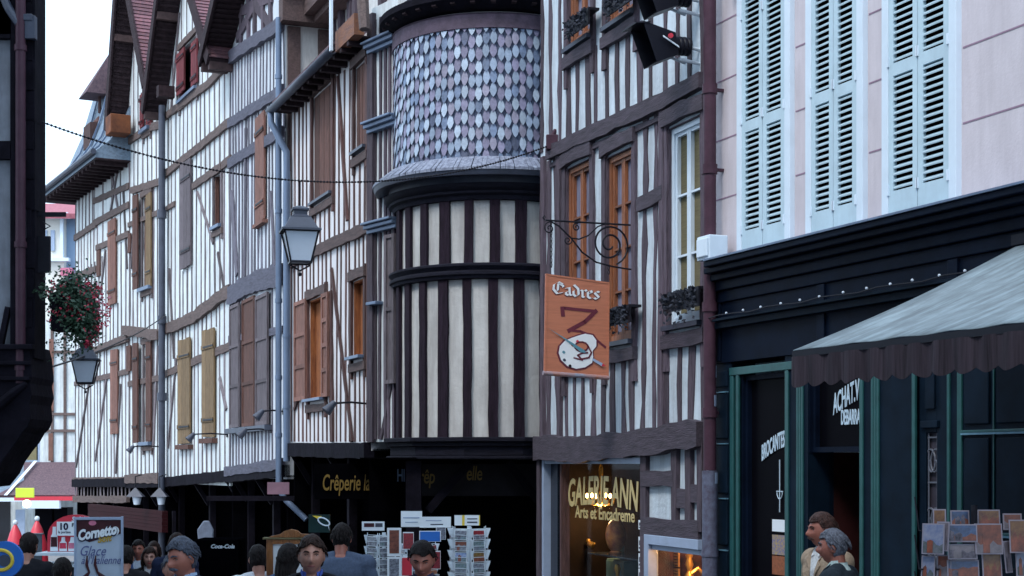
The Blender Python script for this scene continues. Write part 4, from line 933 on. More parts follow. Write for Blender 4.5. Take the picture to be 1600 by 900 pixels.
# ---- F: narrow gabled house with the twin shutters
FF = Fac(254, 39.5, 202, 42.5)
ap, lb_, rb_ = FF.sz(219, -73), FF.sz(199, 196), FF.sz(258, 130)
cF = [plane_cut(ap, lb_), plane_cut(ap, rb_)]
F_, hs = half_timbered(FF, 'F', 'narrow gabled half-timbered house with weathered open shutters and a small flowered gable window', [(254, 748), (202, 750)], ap[1]+.2,
    [([(258, 194), (235, 200), (202, 222)], .2, .07), ([(254, 284), (208, 298)], .19, .08), ([(254, 330), (202, 352)], .14, .05), ([(254, 524), (225, 520), (198, 516)], .26, .16), ([(254, 590), (202, 600)], .15, .05), ([(254, 747), (202, 748)], .25, .14)],
    [([(254,747),(202,747)], [(254,526),(202,520)], .42, .09), ([(254,520),(202,512)], [(254,286),(202,300)], .42, .09), ([(254,282),(202,296)], [(254,198),(202,224)], .45, .07), ([(254,194),(202,218)], [(254,40),(219,-80),(202,120)], .5, .07)],
    [(226, 236, 150, 200), (224, 238, 306, 448), (226, 238, 538, 690)], 'we', 'weh', 'plaster', shutters=[(214, 222, 306, 455), (214, 222, 538, 695)], cuts=cF, extra=[(206, 420, 214, 310, .08), (241, 700, 248, 540, .08)])
gable_roof(F_, ap, lb_, rb_, boardm=M['soffit'])
for i, h in enumerate(hs):
    a, b, z0, z1 = h; q = MB(); q.box(a, b, -.15, -.10, z0, z1)
    for k in range(3): q.box(a+(b-a)*k/3+.02, a+(b-a)*(k+1)/3-.02, -.099, -.06+.02*k, z0, z1)
    o = q.build('window', M['brown'] if i else M['redsh'], F_); q = MB(); q.box(a-.1, b+.1, -.1, .15, z0-.1, z0-.01); q.build('sill', M['zinc'], o)
for y0, y1 in ((305, 452), (536, 692)):
    a, b, z0, z1 = op(FF, 214, 222, y0, y1); s_ = plank_shutter(F_, a, b, z0, z1, M['brown'], planks=2, n=.10)
    a, b, z0, z1 = op(FF, 232, 240, y0-2, y1-4); plank_shutter(F_, a, b, z0, z1, M['tan'] if y0 < 400 else M['brown'], planks=2, n=.05)
a, b, z0, z1 = op(FF, 222, 227, 148, 200); plank_shutter(F_, a, b, z0, z1, M['redsh'], planks=2); a, b, z0, z1 = op(FF, 235, 240, 150, 196); plank_shutter(F_, a, b, z0, z1, M['redsh'], planks=2)
q = MB(); s_ = FF.s(253, .2); q.tube([(s_, .2, FF.sz(253, 165, .2)[1]), (s_, .2, FF.sz(253, 885, .2)[1])], .085, 10)
for y in (335, 500, 620): zz = FF.sz(253, y, .2)[1]; q.tube([(s_,.2,zz-.1),(s_,.2,zz+.1)], .12, 10)
q.build('downpipe', M['zincd'], F_, smooth=True)
# wide maroon fascia in front of the ground floor
mf = thing('shop_fascia', 'wide maroon boarded shop fascia under the white houses', 'shop fascia', FF.w(0,.5,0), FF.rz)
a, b, z0, z1 = op(FF, 140, 256, 793, 824, .5); q = MB()
for k in range(6): q.box(a, FF.s(140, .5), -.1, .05-.008*(k%2), z0+(z1-z0)*k/6+.004, z0+(z1-z0)*(k+1)/6)
q.build('board', M['maroon'], mf); q = MB(); q.box(a, a+.08, -.3, -.22, z0-2, z1); q.box(FF.s(140,.5)-.1, FF.s(140,.5), -.3, -.22, z0-2, z1); each(q, 'post', M['black'], mf)
# ---- G: house with the flared slate roof
FG = Fac(203, 42.4, 118, 48.5)
G_, hs = half_timbered(FG, 'G', 'end house with a flared blue slate roof over wide timber panels', [(203, 748), (118, 750)], FG.sz(160, 275)[1]+.2,
    [([(203, 290), (147, 315)], .17, .05), ([(203, 320), (147, 350)], .19, .06), ([(152, 350), (118, 372)], .19, .06), ([(203, 365), (152, 388)], .17, .06), ([(152, 420), (118, 432)], .2, .06), ([(203, 528), (150, 548), (118, 556)], .2, .12), ([(203, 580), (118, 600)], .15, .05), ([(203, 752), (118, 752)], .24, .10), ([(203, 780), (118, 780)], .2, .10)],
    [([(203,748),(118,748)], [(203,530),(118,556)], .42, .10), ([(203,524),(118,550)], [(203,368),(118,432)], .46, .10), ([(152,430),(118,430)], [(152,350),(118,372)], .4, .08), ([(203,365),(147,385)], [(203,240),(147,275)], 1.1, .12), ([(203,778),(118,778)], [(203,754),(118,754)], .42, .12), ([(145,350),(118,370)], [(145,280),(118,300)], .5, .10)],
    [], 'we', 'weh', 'plaster', shutters=[(172, 184, 342, 476), (174, 186, 545, 678)], extra=[(120, 730, 140, 600, .1), (150, 720, 168, 590, .1), (182, 740, 190, 600, .1), (158, 460, 166, 390, .1), (194, 300, 200, 420, .1), (174, 330, 186, 260, .09), (186, 330, 174, 260, .09)], ground=True)
for x0, x1, y0, y1 in ((172,184,343,476), (176,187,546,678)):
    a, b, z0, z1 = op(FG, x0, x1, y0, y1); plank_shutter(G_, a, b, z0, z1, M['rust'])
for x0, x1, y0, y1 in ((153, 158, 390, 432), (202, 206, 365, 395), (200, 206, 540, 580)):
    a, b, z0, z1 = op(FG, x0, x1, y0, y1); q = MB(); q.box(a, b, .01, .05, z0, z1); q.build('window', M['brown'], G_)
zE = FG.sz(140, 280)[1]; W = FG.W
lv = [(.95, zE-.30), (.95, zE-.12), (.55, zE+.22), (.15, zE+.8), (-.15, zE+1.6), (-.4, zE+2.6), (-.55, zE+3.2)]
def ringG(o_, z): return [(-o_*.9 if False else -.05, o_, z), (W+o_, o_, z), (W+o_, -6-o_, z), (-.05, -6-o_, z)]
q = MB(); vs = [p for o_, z in lv for p in ringG(o_, z)]
q.add(vs, [(4*i+j, 4*i+(j+1)%4, 4*i+4+(j+1)%4, 4*i+4+j) for i in range(len(lv)-1) for j in range(4)]+[(24,25,26,27)]); rf = q.build('roof', M['slate'], G_)
q = MB()
for x in (1.2, 2.6, 4.0, 5.4):
    for (o1, z1_), (o2, z2_) in zip(lv[1:], lv[2:]): q.bar((x, o1+.02, z1_+.02), (x, o2+.02, z2_+.02), .10, .05)
each(q, 'lead_roll', M['zinc'], rf)
q = MB(); q.box(-.05, W+.93, -6.9, .93, zE-.34, zE-.30)
for k in range(14): q.box(.2+k*.5, .3+k*.5, .02, .92, zE-.44, zE-.341)
q.build('soffit', M['soffit'], rf); q = MB(); q.tube([(-.1, 1.02, zE-.14), (W+1.0, 1.02, zE-.14)], .08, 8); q.build('gutter', M['zincd'], rf)
# pyramid-roofed lucarne above it
p_ = P(157, 150, 46.5); lu = MB(); q = MB(); c = Vector(((p_-FG.O).dot(FG.t), (p_-FG.O).dot(FG.n), p_.z))
q.add([(c.x-.35,c.y-.9,c.z),(c.x+.75,c.y-.9,c.z),(c.x+.75,c.y+.5,c.z),(c.x-.35,c.y+.5,c.z),(c.x-.3,c.y-.2,c.z+1.25),(c.x-.1,c.y-.3,c.z+1.25)], [(0,1,2,3),(0,5,4,3),(3,4,2),(2,4,5,1),(1,5,0)])
lr = q.build('lucarne_roof', M['tileb'], rf); q = MB(); q.tube([(c.x+.1,c.y,c.z-.5),(c.x+.1,c.y,c.z)], .05); q.lathe([(.16,0),(.2,.12),(.05,.3)], (c.x+.1,c.y,c.z-1.0+.1), n=10); q.box(c.x-.4,c.x+.5,c.y-.8,c.y+.4,c.z-1.6,c.z-.9); q.build('lucarne_post', M['wc'], lr)
# bare orange bracket board under the first gable
a, b, z0, z1 = op(FF, 165, 198, 180, 212, .45); q = MB(); a = FF.s(199,.3); q.box(FF.s(199, .3)+.2, FF.s(199,.3)+.8, .15, .7, z0, z1-.05); q.build('gable_bracket_box', mat('rusty_orange_board', (.22,.07,.022), .85, .3, 3, bump=.3, col2=(.08,.025,.012)), F_, bevel=.02)
a, b, z0, z1 = op(FE, 236, 262, 138, 165, .4); q = MB(); q.box(FE.s(262,.3)+.1, FE.s(262,.3)+.35, .1, .5, z0+.15, z1); q.build('gable_bracket_box', M['soffit'], E_)

# ============================================================ near building at the left edge: dark gable end, pipe, carved corbel
LX, LY = P(63, 0, 15.6).x, 15.6
LB = thing('corner_building', 'dark timber corner building at the left edge with a carved jetty bracket', 'house', (LX, LY, 0), 0)
def lx(px): return P(px, 0, LY).x-LX
def lz(py): return P(0, py, LY).z
q = MB(); q.prism([(lx(-420),.02),(lx(52),.02),(lx(52)-3.2,6),(lx(-420),6)], lz(540), 9.5, ax='z'); q.prism([(lx(-420),.3),(lx(-30),.3),(lx(-30)-3.2,6),(lx(-420),6)], -.6, lz(540)-.002, ax='z'); q.build('wall', mat('sooty_plaster', (.22,.24,.28), .9, .15, 4, dirt=.6, bump=.3), LB)
q = MB()
q.box(lx(46), lx(57), -.05, .3, lz(560), 9.5)
for i in range(24): z = 1.9+i*.33; q.box(lx(44)+random.uniform(-.01,.01), lx(57)+random.uniform(-.035,.01), -.07, .28, lz(560)+i*.3, lz(560)+i*.3+.31)
q.box(lx(19), lx(30), -.06, .02, lz(545), 9.5); q.box(lx(-60), lx(19.5), -.06, .02, 8.2-1.6, 9.5)
q.box(lx(-60), lx(20), -.06, .02, lz(250), lz(222)); q.box(lx(-60), lx(20), -.06, .02, lz(62), lz(-60))
q.bar((lx(2),-.05,lz(540)), (lx(14),-.05,lz(480)), .05, .07); q.build('timber_frame', M['black'], LB)
q = MB()      # moulded corbel under the jetty
prof = [(54, 555), (57, 590), (54, 600), (57, 618), (53, 632), (55, 655), (50, 668), (42, 676), (34, 690), (22, 705), (10, 722), (2, 740), (-14, 760), (-200, 780), (-200, 540), (50, 540)]
q.prism([(lx(x), lz(y)) for x, y in prof], -.15, .6)
for (x0, x1, y0, y1) in ((-60, 60, 540, 548), (-60, 57, 566, 572), (-60, 55, 590, 596)): q.box(lx(x0), lx(x1), -.2, -.1, lz(y1), lz(y0))
q.tube([(lx(-30), -.17, lz(700)), (lx(0), -.17, lz(640)), (lx(30), -.17, lz(615)), (lx(50), -.17, lz(600))], [.05,.06,.05,.03], 8)
q.build('jetty_corbel', M['black'], LB, bevel=.008)
q = MB(); q.tube([(lx(38), -.12, lz(600)), (lx(38), -.12, 9.4)], .05, 12)
for y in (80, 385, 575): q.tube([(lx(38), -.12, lz(y)-.03), (lx(38), -.12, lz(y)+.03)], .062, 12)
q.build('downpipe', M['pipe'], LB, smooth=True)
q = MB(); q.box(lx(45), lx(61), -.14, -.055, lz(66), lz(30)); q.box(lx(43), lx(57), -.15, -.05, lz(38), lz(28)); q.tube([(lx(6), -.1, lz(-10)), (lx(20), -.12, lz(20)), (lx(38), -.12, lz(45))], .045, 8); q.build('hopper', M['zincd'], LB, bevel=.005)
q = MB(); q.box(lx(57), lx(100), .05, .08, lz(337), lz(330)); q.box(lx(57), lx(76), .04, .08, lz(425), lz(368)); q.tube([(lx(64),.06,lz(345)),(lx(76),.06,lz(352)),(lx(64),.06,lz(358))], .008, 5); q.build('bracket_sign', M['iron'], LB)
# flower basket on a bracket shelf
FBK = thing('flower_box', 'overflowing basket of red geraniums hanging from the dark corner building', 'flower basket', P(116, 482, 15.6)); FBK.scale = (.78, .82, .78)
s_ = 15.6/F; q = MB(); q.box(-42*s_, 5*s_, -.15, .2, -.02, .18); q.box(-42*s_, -2*s_, -.12, .17, -.30, -.022); q.build('planter', M['black'], FBK, bevel=.01)
lf, fl = MB(), MB(); rr = random.Random(5)
def leafs(mb, c, r_, k, mi=0):
    for _ in range(k):
        d1 = Vector((rr.uniform(-1,1), rr.uniform(-1,1), rr.uniform(-1,1))).normalized()*r_*rr.uniform(.6,1.3); d2 = d1.orthogonal().normalized()*r_*.75
        cc = c+Vector((rr.gauss(0,1), rr.gauss(0,1), rr.gauss(0,1)))*r_*.8; mb.add([cc-d1, cc-d1*.3+d2, cc+d1, cc-d1*.3-d2], [(0,1,2,3)], mi)
for i in range(7500):
    t = rr.random(); a_ = rr.uniform(0, 6.28); rad = abs(rr.gauss(0,1))*.15
    c = Vector((-.05+.24*t+math.cos(a_)*rad*1.25, math.sin(a_)*rad, .12+math.cos(t*3)*.10-t*.25+rr.gauss(0,.13)))
    if c.x > .30: continue
    if c.x < -.3: c.z = abs(c.z)*.6+.15
    leafs(lf, c, .027, 1)
for i in range(240):
    t = rr.random()
    if rr.random() < .7: c = Vector((.17+rr.uniform(0,.30)*math.sin(math.pi*min(1,t*.9+.1)), rr.gauss(0,.12), .35-t*.85))
    else: c = Vector((rr.uniform(-.3,.25), -.25+rr.uniform(0,.2), rr.uniform(-.2,.35)))
    leafs(fl, c, .017, 4, 0 if rr.random() < .85 else 1)
for i in range(60): 
    c = Vector((-.12+rr.gauss(0,.08), rr.gauss(0,.08), -.35-rr.random()*.35)); leafs(lf, c, .018, 2)
lf.build('foliage', M['leaf'], FBK); fl.build('blossom', [M['flower'], M['flowerp']], FBK)

# ============================================================ far end of the street
FH = thing('far_timber_house', 'distant pale house with a few brown timbers behind the geranium basket', 'house', P(90, 725, 78))
s_ = 78/F; base = Vector(FH.location)
def far_box(mb, x0, x1, y0, y1, d0, d1, mi=0): mb.box((x0-90)*s_, (x1-90)*s_, d0, d1, -(y1-725)*s_, -(y0-725)*s_, mi)
q = MB(); far_box(q, 62, 150, 500, 900, 0, 6); q.build('wall', M['plaster'], FH)
q = MB()
for x in (80, 100): far_box(q, x, x+4, 500, 722, -.1, 0)
for y in (645, 671, 548): far_box(q, 62, 150, y, y+4, -.12, 0)
q.build('timber_frame', M['weh'], FH)
q = MB(); far_box(q, 78, 85, 530, 642, -.15, -.1); far_box(q, 77, 84, 677, 720, -.15, -.1); q.build('shutter', M['rust'], FH)
q = MB(); q.add([((x-90)*s_, d, -(y-725)*s_) for x, y, d in ((40,722,-.3),(150,722,-.3),(150,772,-2.6),(20,772,-2.6),(52,750,-1.5),(150,750,-1.5))], [(0,4,5,1),(4,3,2,5)]); lr_ = q.build('lean_to_roof', M['tileb'], FH); sm_ = lr_.modifiers.new('t','SOLIDIFY'); sm_.thickness = .15
q = MB()
for xa, xb in ((58, 34), (36, 12)): q.add([((x-90)*s_, d, -(y-725)*s_) for x, y, d in ((xa,720,-.5),(xa+5,720,-.5),(xb+5,772,-2.75),(xb,772,-2.75))], [(0,1,2,3)])
q.build('gable_coping', M['white'], FH)
q = MB(); far_box(q, 50, 150, 774, 780, -2.8, -2.5, 0); far_box(q, 62, 118, 780, 792, -2.8, -2.5, 1); q.build('shop_sign', [M['red'], M['white']], FH)
q = MB(); far_box(q, 66, 92, 792, 900, -1.2, -.2); far_box(q, 96, 116, 792, 900, -1.2, -.2); q.build('shop_window', M['glassd'], FH)
FK = thing('far_cream_house', 'cream rendered house with a red tiled roof far up the street', 'house', P(85, 725, 92)); s_ = 92/F
def far2(mb, x0, x1, y0, y1, d0, d1, mi=0): mb.box((x0-85)*s_, (x1-85)*s_, d0, d1, -(y1-725)*s_, -(y0-725)*s_, mi)
q = MB(); far2(q, 30, 100, 337, 900, 0, 8, 0); far2(q, 100, 150, 337, 900, .5, 8, 1); q.build('wall', [mat('cream_render_far', (.68,.67,.62), .9, .05, 1, bump=0), mat('blue_grey_render', (.20,.29,.42), .9, .05, 1, bump=0)], FK)
q = MB(); q.add([((x-85)*s_, d, -(y-725)*s_) for x, y, d in ((20,337,-.8),(150,337,-.8),(150,296,5),(20,296,5))], [(0,1,2,3)]); r_ = q.build('roof', mat('rose_roof_tiles', (.38,.12,.15), .8, .2, 6, bump=0), FK); sm_ = r_.modifiers.new('t','SOLIDIFY'); sm_.thickness = .3
q = MB(); far2(q, 55, 110, 334, 342, -.6, 0); far2(q, 55, 110, 404, 409, -.4, 0); far2(q, 95, 100, 340, 404, -.2, 0); q.build('cornice', M['white'], FK)
for x in (68, 80):
    q = MB(); far2(q, x, x+6, 360, 392, -.12, -.02); q.build('window', M['blugrey'], FK)
q = MB(); far2(q, 98, 116, 420, 432, -.5, 0); q.build('balcony', M['flowerp'], FK)
FW = thing('white_building', 'white building with an olive shuttered window at the far left of the street', 'house', P(30, 725, 84)); s_ = 84/F
def far3(mb, x0, x1, y0, y1, d0, d1, mi=0): mb.box((x0-30)*s_, (x1-30)*s_, d0, d1, -(y1-725)*s_, -(y0-725)*s_, mi)
q = MB(); far3(q, -60, 61, 590, 900, 0, 6); q.build('wall', M['plaster'], FW)
q = MB(); far3(q, 43, 60, 682, 719, -.1, 0); q.build('window', mat('olive_shutter', (.22,.19,.10), .8, .1, 3, bump=0), FW)
q = MB(); far3(q, 58, 62, 500, 900, -.1, .2); q.build('downpipe', M['blugrey'], FW)
q = MB(); q.add([((x-30)*s_, d, -(y-725)*s_) for x, y, d in ((28,722,-.3),(60,722,-.3),(46,772,-2.2),(-10,772,-2.2))], [(0,1,2,3)]); r_ = q.build('lean_to_roof', M['slate'], FW); sm_ = r_.modifiers.new('t','SOLIDIFY'); sm_.thickness = .15
q = MB(); far3(q, -60, 62, 774, 782, -2.3, -2.0, 0); far3(q, 5, 30, 782, 900, -1.5, -1.4, 1); far3(q, 38, 52, 795, 900, -1.5, -1.4, 2); q.build('shop_window', [M['white'], M['glass'], M['blugrey']], FW)
# shop sign and lights there
q = MB(); q.box(-.42, .42, -.05, .05, -.22, .22); o = q.build('shop_sign', M['lime'], bevel=.02); o.location = P(39, 770, 70); tag(o, 'bright lime yellow sign projecting in the far square', 'sign')
q = MB(); q.ball((0,0,0), .17, 12); o = q.build('lit_globe_lamp', EM, smooth=True); o.location = P(42, 787, 66); tag(o, 'small lit round lamp below the lime yellow sign', 'lamp')
for px, py, lab in ((24, 838, 'closed red parasol nearest the left edge'), (58, 832, 'closed red parasol with a white tip behind the ice cream stall')):
    t = thing('closed_parasol', lab, 'parasol', P(px, 725, 40)); z_ = P(px, py, 40).z-t.location.z
    q = MB(); q.lathe([(.03,-1.2),(.30,-.9),(.26,-.3),(.14,.1),(.05,.28),(0,.34)], (0,0,z_), n=12); q.build('canopy', M['red'], t, smooth=True)
    q = MB(); q.tube([(0,0,z_-2.4),(0,0,z_-.6)], .03); q.ball((0,0,z_+.36), .07, 8); q.build('pole', M['white'], t)
# ============================================================ hanging sign and its bracket
SG_base = FB.w(FB.s(990), 0, 0); xr = math.atan2(-FB.n.y, -FB.n.x)     # local x runs from the street back to the wall
zb1 = P(990, 352, SG_base.y).z
BR = thing('sign_bracket', 'scrolled wrought iron bracket holding the orange sign', 'bracket', SG_base+Vector((0,0,zb1)), xr)
q = MB(); q.tube([(-1.12,0,.0),(0.02,0,-.0)], .011, 6); q.tube([(-1.12,0,.03),(-1.13,0,.055),(-1.15,0,.03),(-1.13,0,.0)], .009, 6)
q.tube([(-1.08+.0,0,0),(-.95,0,-.06),(-.80,0,-.19),(-.66,0,-.35),(-.48,0,-.46),(-.28,0,-.50),(-.10,0,-.52),(.02,0,-.53)], .010, 6)
def spiral(c, r0, a0, turns, k=26, sgn=1): return [(c[0]+r0*(1-.82*i/k)*math.cos(a0+sgn*turns*2*math.pi*i/k), 0, c[1]+r0*(1-.82*i/k)*math.sin(a0+sgn*turns*2*math.pi*i/k)) for i in range(k+1)]
q.tube(spiral((-.31,-.24), .25, -1.2, 2.1, 44), .012, 6)
q.tube([(-.80,0,-.19),(-.70,0,-.20),(-.58,0,-.15),(-.46,0,-.04),(-.36,0,-.0)], .009, 6)
q.tube(spiral((-1.07,-.09), .07, 1.6, 1.4), .008, 6); q.tube(spiral((-.84,-.22), .055, .6, 1.4, sgn=-1), .008, 6); q.tube(spiral((-.73,-.06), .05, 1.2, 1.4), .008, 6)
q.build('scrollwork', M['iron'], BR, smooth=True)
q = MB()
for i in range(9): q.tube([(-1.05+.0+.012*math.cos(t*1.05), .012*math.sin(t*1.05)*(i%2), -.02-i*.062+.035*math.sin(t*1.05)) for t in range(7)], .006, 5)
for i in range(2): q.tube([(-.32+.012*math.cos(t*1.05), 0, -.52-i*.05+.03*math.sin(t*1.05)) for t in range(7)], .006, 5)
each(q, 'chain_link', M['iron'], BR)
k_ = SG_base.y/F
u0, u1 = -1.14, -.33      # sign edges along the bracket
zt0, zt1 = -.63, -.70; zb0, zb1_ = -1.76, -1.80
SG = thing('hanging_sign', 'orange hanging sign lettered Cadres with a painted palette and brush', 'sign', SG_base+Vector((0,0,zb1)), xr)
q = MB(); q.prism([(u0,zb0),(u1,zb1_),(u1+.01,zt1),(u0+.02,zt0)], -.012, .012); q.build('board', M['signo'], SG)
q = MB(); q.tube([(u0-.01,0,zb0-.015),(u1+.01,0,zb1_-.015)], .028, 10); q.build('bottom_roll', mat('chipped_orange_roll', (.45,.16,.09), .6, .2, 7, bump=.2, col2=(.22,.28,.36)), SG)
q = MB(); q.bar((u0+.015,-.018,zb0),(u0+.035,-.018,zt0),.018,.036); q.bar((u1-.005,-.018,zb1_),(u1+.005,-.018,zt1),.018,.036); q.bar((u0+.02,-.018,zt0),(u1+.01,-.018,zt1),.018,.036); each(q, 'edge_rib', M['signo'], SG)
SW_, SH_ = u1-u0, 1.12
def S2(x, y): return (u0+.02+x*(SW_-.02), zt0+(zt1-zt0)*x-y*SH_)      # x right, y down, both 0..1
GL = {'C': ([[(.95,1.30),(.55,1.5),(.16,1.15),(.10,.55),(.45,.06),(.98,.30)], [(.55,1.35),(.50,.45)], [(.6,1.4),(1.0,1.1),(1.0,.95)]], 1.15),
 'a': ([[(.10,.86),(.42,1.0),(.46,.18),(.62,.05)], [(.44,.58),(.10,.40),(.12,.14),(.34,.02),(.45,.15)]], .72),
 'd': ([[(.12,1.42),(.52,.98),(.56,.28),(.30,.0),(.08,.22),(.08,.66),(.40,.96)]], .74),
 'r': ([[(.03,.90),(.18,.80),(.18,.12),(.34,.04)], [(.20,.76),(.42,1.0),(.56,.84)]], .60),
 'e': ([[(.12,.58),(.46,.74),(.36,1.0),(.08,.80),(.08,.20),(.32,.0),(.54,.16)]], .62),
 's': ([[(.52,.90),(.30,1.0),(.10,.78),(.48,.30),(.28,.02),(.04,.16)]], .6)}
def blackletter(word, x0, y0, h, m, dep, grow):
    q = MB(); x = x0
    for ch in word:
        st, adv = GL[ch]
        for pl in st: q.nib(pl, .26+grow, R(40), dep, dep+.0035, lambda a, b, x=x: S2(x+a*.172, y0-b*h))
        x += adv*.172
    return q.build('lettering', m, SG)
blackletter('Cadres', .105, .195, .085, M['signr'], -.0165, .14); blackletter('Cadres', .10, .19, .085, M['signw'], -.0205, .0)
def outline(pts, w_, dep, m, name, closed=False, T=S2):
    q = MB(); pts = pts+[pts[0]] if closed else pts
    for a, b in zip(pts, pts[1:]):
        a, b = Vector(T(*a)), Vector(T(*b)); d = (b-a); 
        if d.length < 1e-6: continue
        n_ = Vector((-d.y, d.x)).normalized()*w_/2; e_ = d.normalized()*w_*.3
        q.prism([tuple(a-n_-e_), tuple(a+n_-e_), tuple(b+n_+e_), tuple(b-n_+e_)], dep, dep+.003)
    return q.build(name, m, SG)
def blob(pts, dep, m, name):
    q = MB(); q.prism([S2(*p) for p in pts], dep, dep+.003); return q.build(name, m, SG)
outline([(.25,.33),(.30,.325),(.80,.315)], .036, -.0165, M['signr'], 'painted_stroke'); outline([(.26,.325),(.27,.40)], .05, -.0163, M['signr'], 'painted_stroke')
outline([(.80,.31),(.62,.44),(.36,.555)], .048, -.0161, M['signr'], 'painted_stroke'); outline([(.35,.55),(.55,.545),(.70,.57),(.82,.62),(.95,.68)], .026, -.0159, M['signr'], 'painted_stroke')
pal = [(.50,.635),(.62,.60),(.74,.605),(.80,.66),(.80,.73),(.74,.79),(.75,.86),(.73,.93),(.62,.99),(.48,1.02),(.34,1.0),(.24,.94),(.20,.86),(.22,.78),(.30,.71),(.40,.67)]
pal = [(x, (y-.6)*.90+.565) for x, y in pal]
cx_, cy_ = sum(p[0] for p in pal)/len(pal), sum(p[1] for p in pal)/len(pal)
blob([(cx_+(x-cx_)*1.09, cy_+(y-cy_)*1.09) for x, y in pal], -.0170, M['signr'], 'palette_edge'); blob(pal, -.0210, M['signw'], 'palette')
blob([(.56+.10*math.cos(t*.52)+.03*math.sin(t*.52), .705+.045*math.sin(t*.52)-.02*math.cos(t*.52)) for t in range(12)], -.0240, M['signo'], 'palette_hole')
outline([(.56+.10*math.cos(t*.52)+.03*math.sin(t*.52), .705+.045*math.sin(t*.52)-.02*math.cos(t*.52)) for t in range(13)]+[(.72,.755),(.68,.81),(.56,.835),(.50,.80),(.58,.77),(.66,.76)], .020, -.0255, M['signr'], 'painted_loop')
outline([(.44,.83),(.58,.845)], .016, -.0256, M['signr'], 'painted_loop')
for (x, y, m_) in ((.50,.655,'red'), (.28,.785,'teal'), (.29,.865,'zincd'), (.38,.92,'iron'), (.42,.70,'signo')): blob([(x+.026*math.cos(t), y+.016*math.sin(t)) for t in range(6)], -.0242, M[m_], 'paint_dab')
q = MB(); q.prism([S2(.03,.555), S2(.60,.735), S2(.63,.765), S2(.55,.765), S2(.30,.655)], -.029, -.026); q.prism([S2(.74,.81), S2(.90,.855), S2(.88,.885), S2(.73,.835)], -.029, -.026, 1); q.prism([S2(.90,.855), S2(.95,.875), S2(.88,.885)], -.029, -.026, 2)
q.build('painted_brush', [M['teal'], M['blugrey'], M['red']], SG)

# ============================================================ cables, lanterns
def cat(p0, p1, sag, n=40): return [p0.lerp(p1, i/n)-Vector((0,0,4*sag*(i/n)*(1-i/n))) for i in range(n+1)]
c0, c1 = FB.w(FB.s(868), .05, FB.sz(868, 226)[1]), P(64, 190, 15.6)
pts = cat(c0, c1, .56, 80); t = thing('festoon_chain', 'long dark festoon chain slung across the street over the hanging lantern', 'cable', c0)
q = MB(); q.tube([p-c0 for p in pts], .006, 5)
for a, b in zip(pts, pts[1:]):
    for k in range(2):
        m_ = a.lerp(b, (k+.5)/2)-c0; q.ball(m_, .014, 5, sc=(1.0,1,1))
q.build('chain', M['iron'], t); q = MB(); q.box(-.08,.08,-.08,.08,-.08,.12); q.tube([(0,0,.1),(.05,0,.2)], .03); q.build('insulator', M['pipe'], t, bevel=.02)
LP = min(pts, key=lambda p: abs(p.x/p.y*F+CX-470)); hz = LP.z
def lantern(loc, label, sc, hang, nm='street_lantern'):
    t = thing(nm, label, 'lantern', loc); w0, w1, h_ = .14*sc, .235*sc, .44*sc
    q = MB(); b_ = [(-w0,-w0),(w0,-w0),(w0,w0),(-w0,w0)]; t_ = [(-w1,-w1),(w1,-w1),(w1,w1),(-w1,w1)]
    for (x0, y0), (x1, y1) in zip(b_, t_): q.bar((x0,y0,0), (x1,y1,h_), .022*sc, .022*sc, up=Vector((.3,1,0)))
    for i in range(4):
        a, b = b_[i], b_[(i+1)%4]; q.bar((*a,0), (*b,0), .03*sc, .03*sc, up=Vector((0,0,1))); a, b = t_[i], t_[(i+1)%4]; q.bar((*a,h_), (*b,h_), .035*sc, .035*sc, up=Vector((0,0,1)))
    q.tube([(-w0,0,-.02*sc),(-w0*.5,0,-.06*sc),(0,0,-.10*sc),(0,0,-.16*sc)], .012*sc, 6); q.tube([(w0,0,-.02*sc),(w0*.5,0,-.06*sc),(0,0,-.10*sc)], .012*sc, 6); q.ball((0,0,-.15*sc), .028*sc, 8)
    q.build('frame', M['ironb'], t)
    q = MB()
    for i in range(4):
        a, b, c, d = (*b_[i],.02*sc), (*b_[(i+1)%4],.02*sc), (*t_[(i+1)%4],h_-.01*sc), (*t_[i],h_-.01*sc); e = .94
        q.add([(p[0]*e,p[1]*e,p[2]) for p in (a,b,c,d)], [(0,1,2,3)])
    q.add([(x*.9,y*.9,.015*sc) for x, y in b_], [(0,1,2,3)]); q.build('glass', M['milk'], t)
    q = MB(); pr = [(w1*1.16,h_+.005),(w1*1.16,h_+.035*sc),(w1*.98,h_+.05*sc),(w1*.62,h_+.20*sc),(w1*.62,h_+.215*sc),(w1*.5,h_+.22*sc),(w1*.38,h_+.25*sc),(w1*.40,h_+.30*sc),(w1*.5,h_+.31*sc),(w1*.5,h_+.335*sc),(w1*.2,h_+.37*sc),(0,h_+.38*sc)]
    q.lathe([(r_*1.414, z) for r_, z in pr], n=4, a0=R(45), a1=R(405)); q.build('cap', M['zincd'] if nm == 'street_lantern' else M['ironb'], t)
    q = MB(); q.tube([(0,0,h_+.36*sc), (0,0,hang)], .010, 5); q.build('hook', M['iron'], t); return t
l1 = Vector((LP.x, LP.y, P(0, 375, LP.y).z)); h_all = (375-330)/F*LP.y
z_bot = P(0, 431, LP.y).z
L1 = lantern(Vector((LP.x, LP.y, z_bot+.14)), 'large black four-sided lantern with milky glass hanging over the street', .82, hz-z_bot-.14); L1.rotation_euler = (0,0,R(14))
c0, c1 = P(20, 590, 15.7), FE.w(FE.s(262), .05, FE.sz(262, 492)[1]); t = thing('street_cable', 'thin cable from the corner building to the white gabled house', 'cable', c0)
pts = cat(c0, c1, .15, 30); q = MB(); q.tube([p-c0 for p in pts], .013, 5); q.build('cable', M['iron'], t)
LP2 = min(pts, key=lambda p: abs(p.x/p.y*F+CX-134)); z2_ = P(0, 600, LP2.y).z
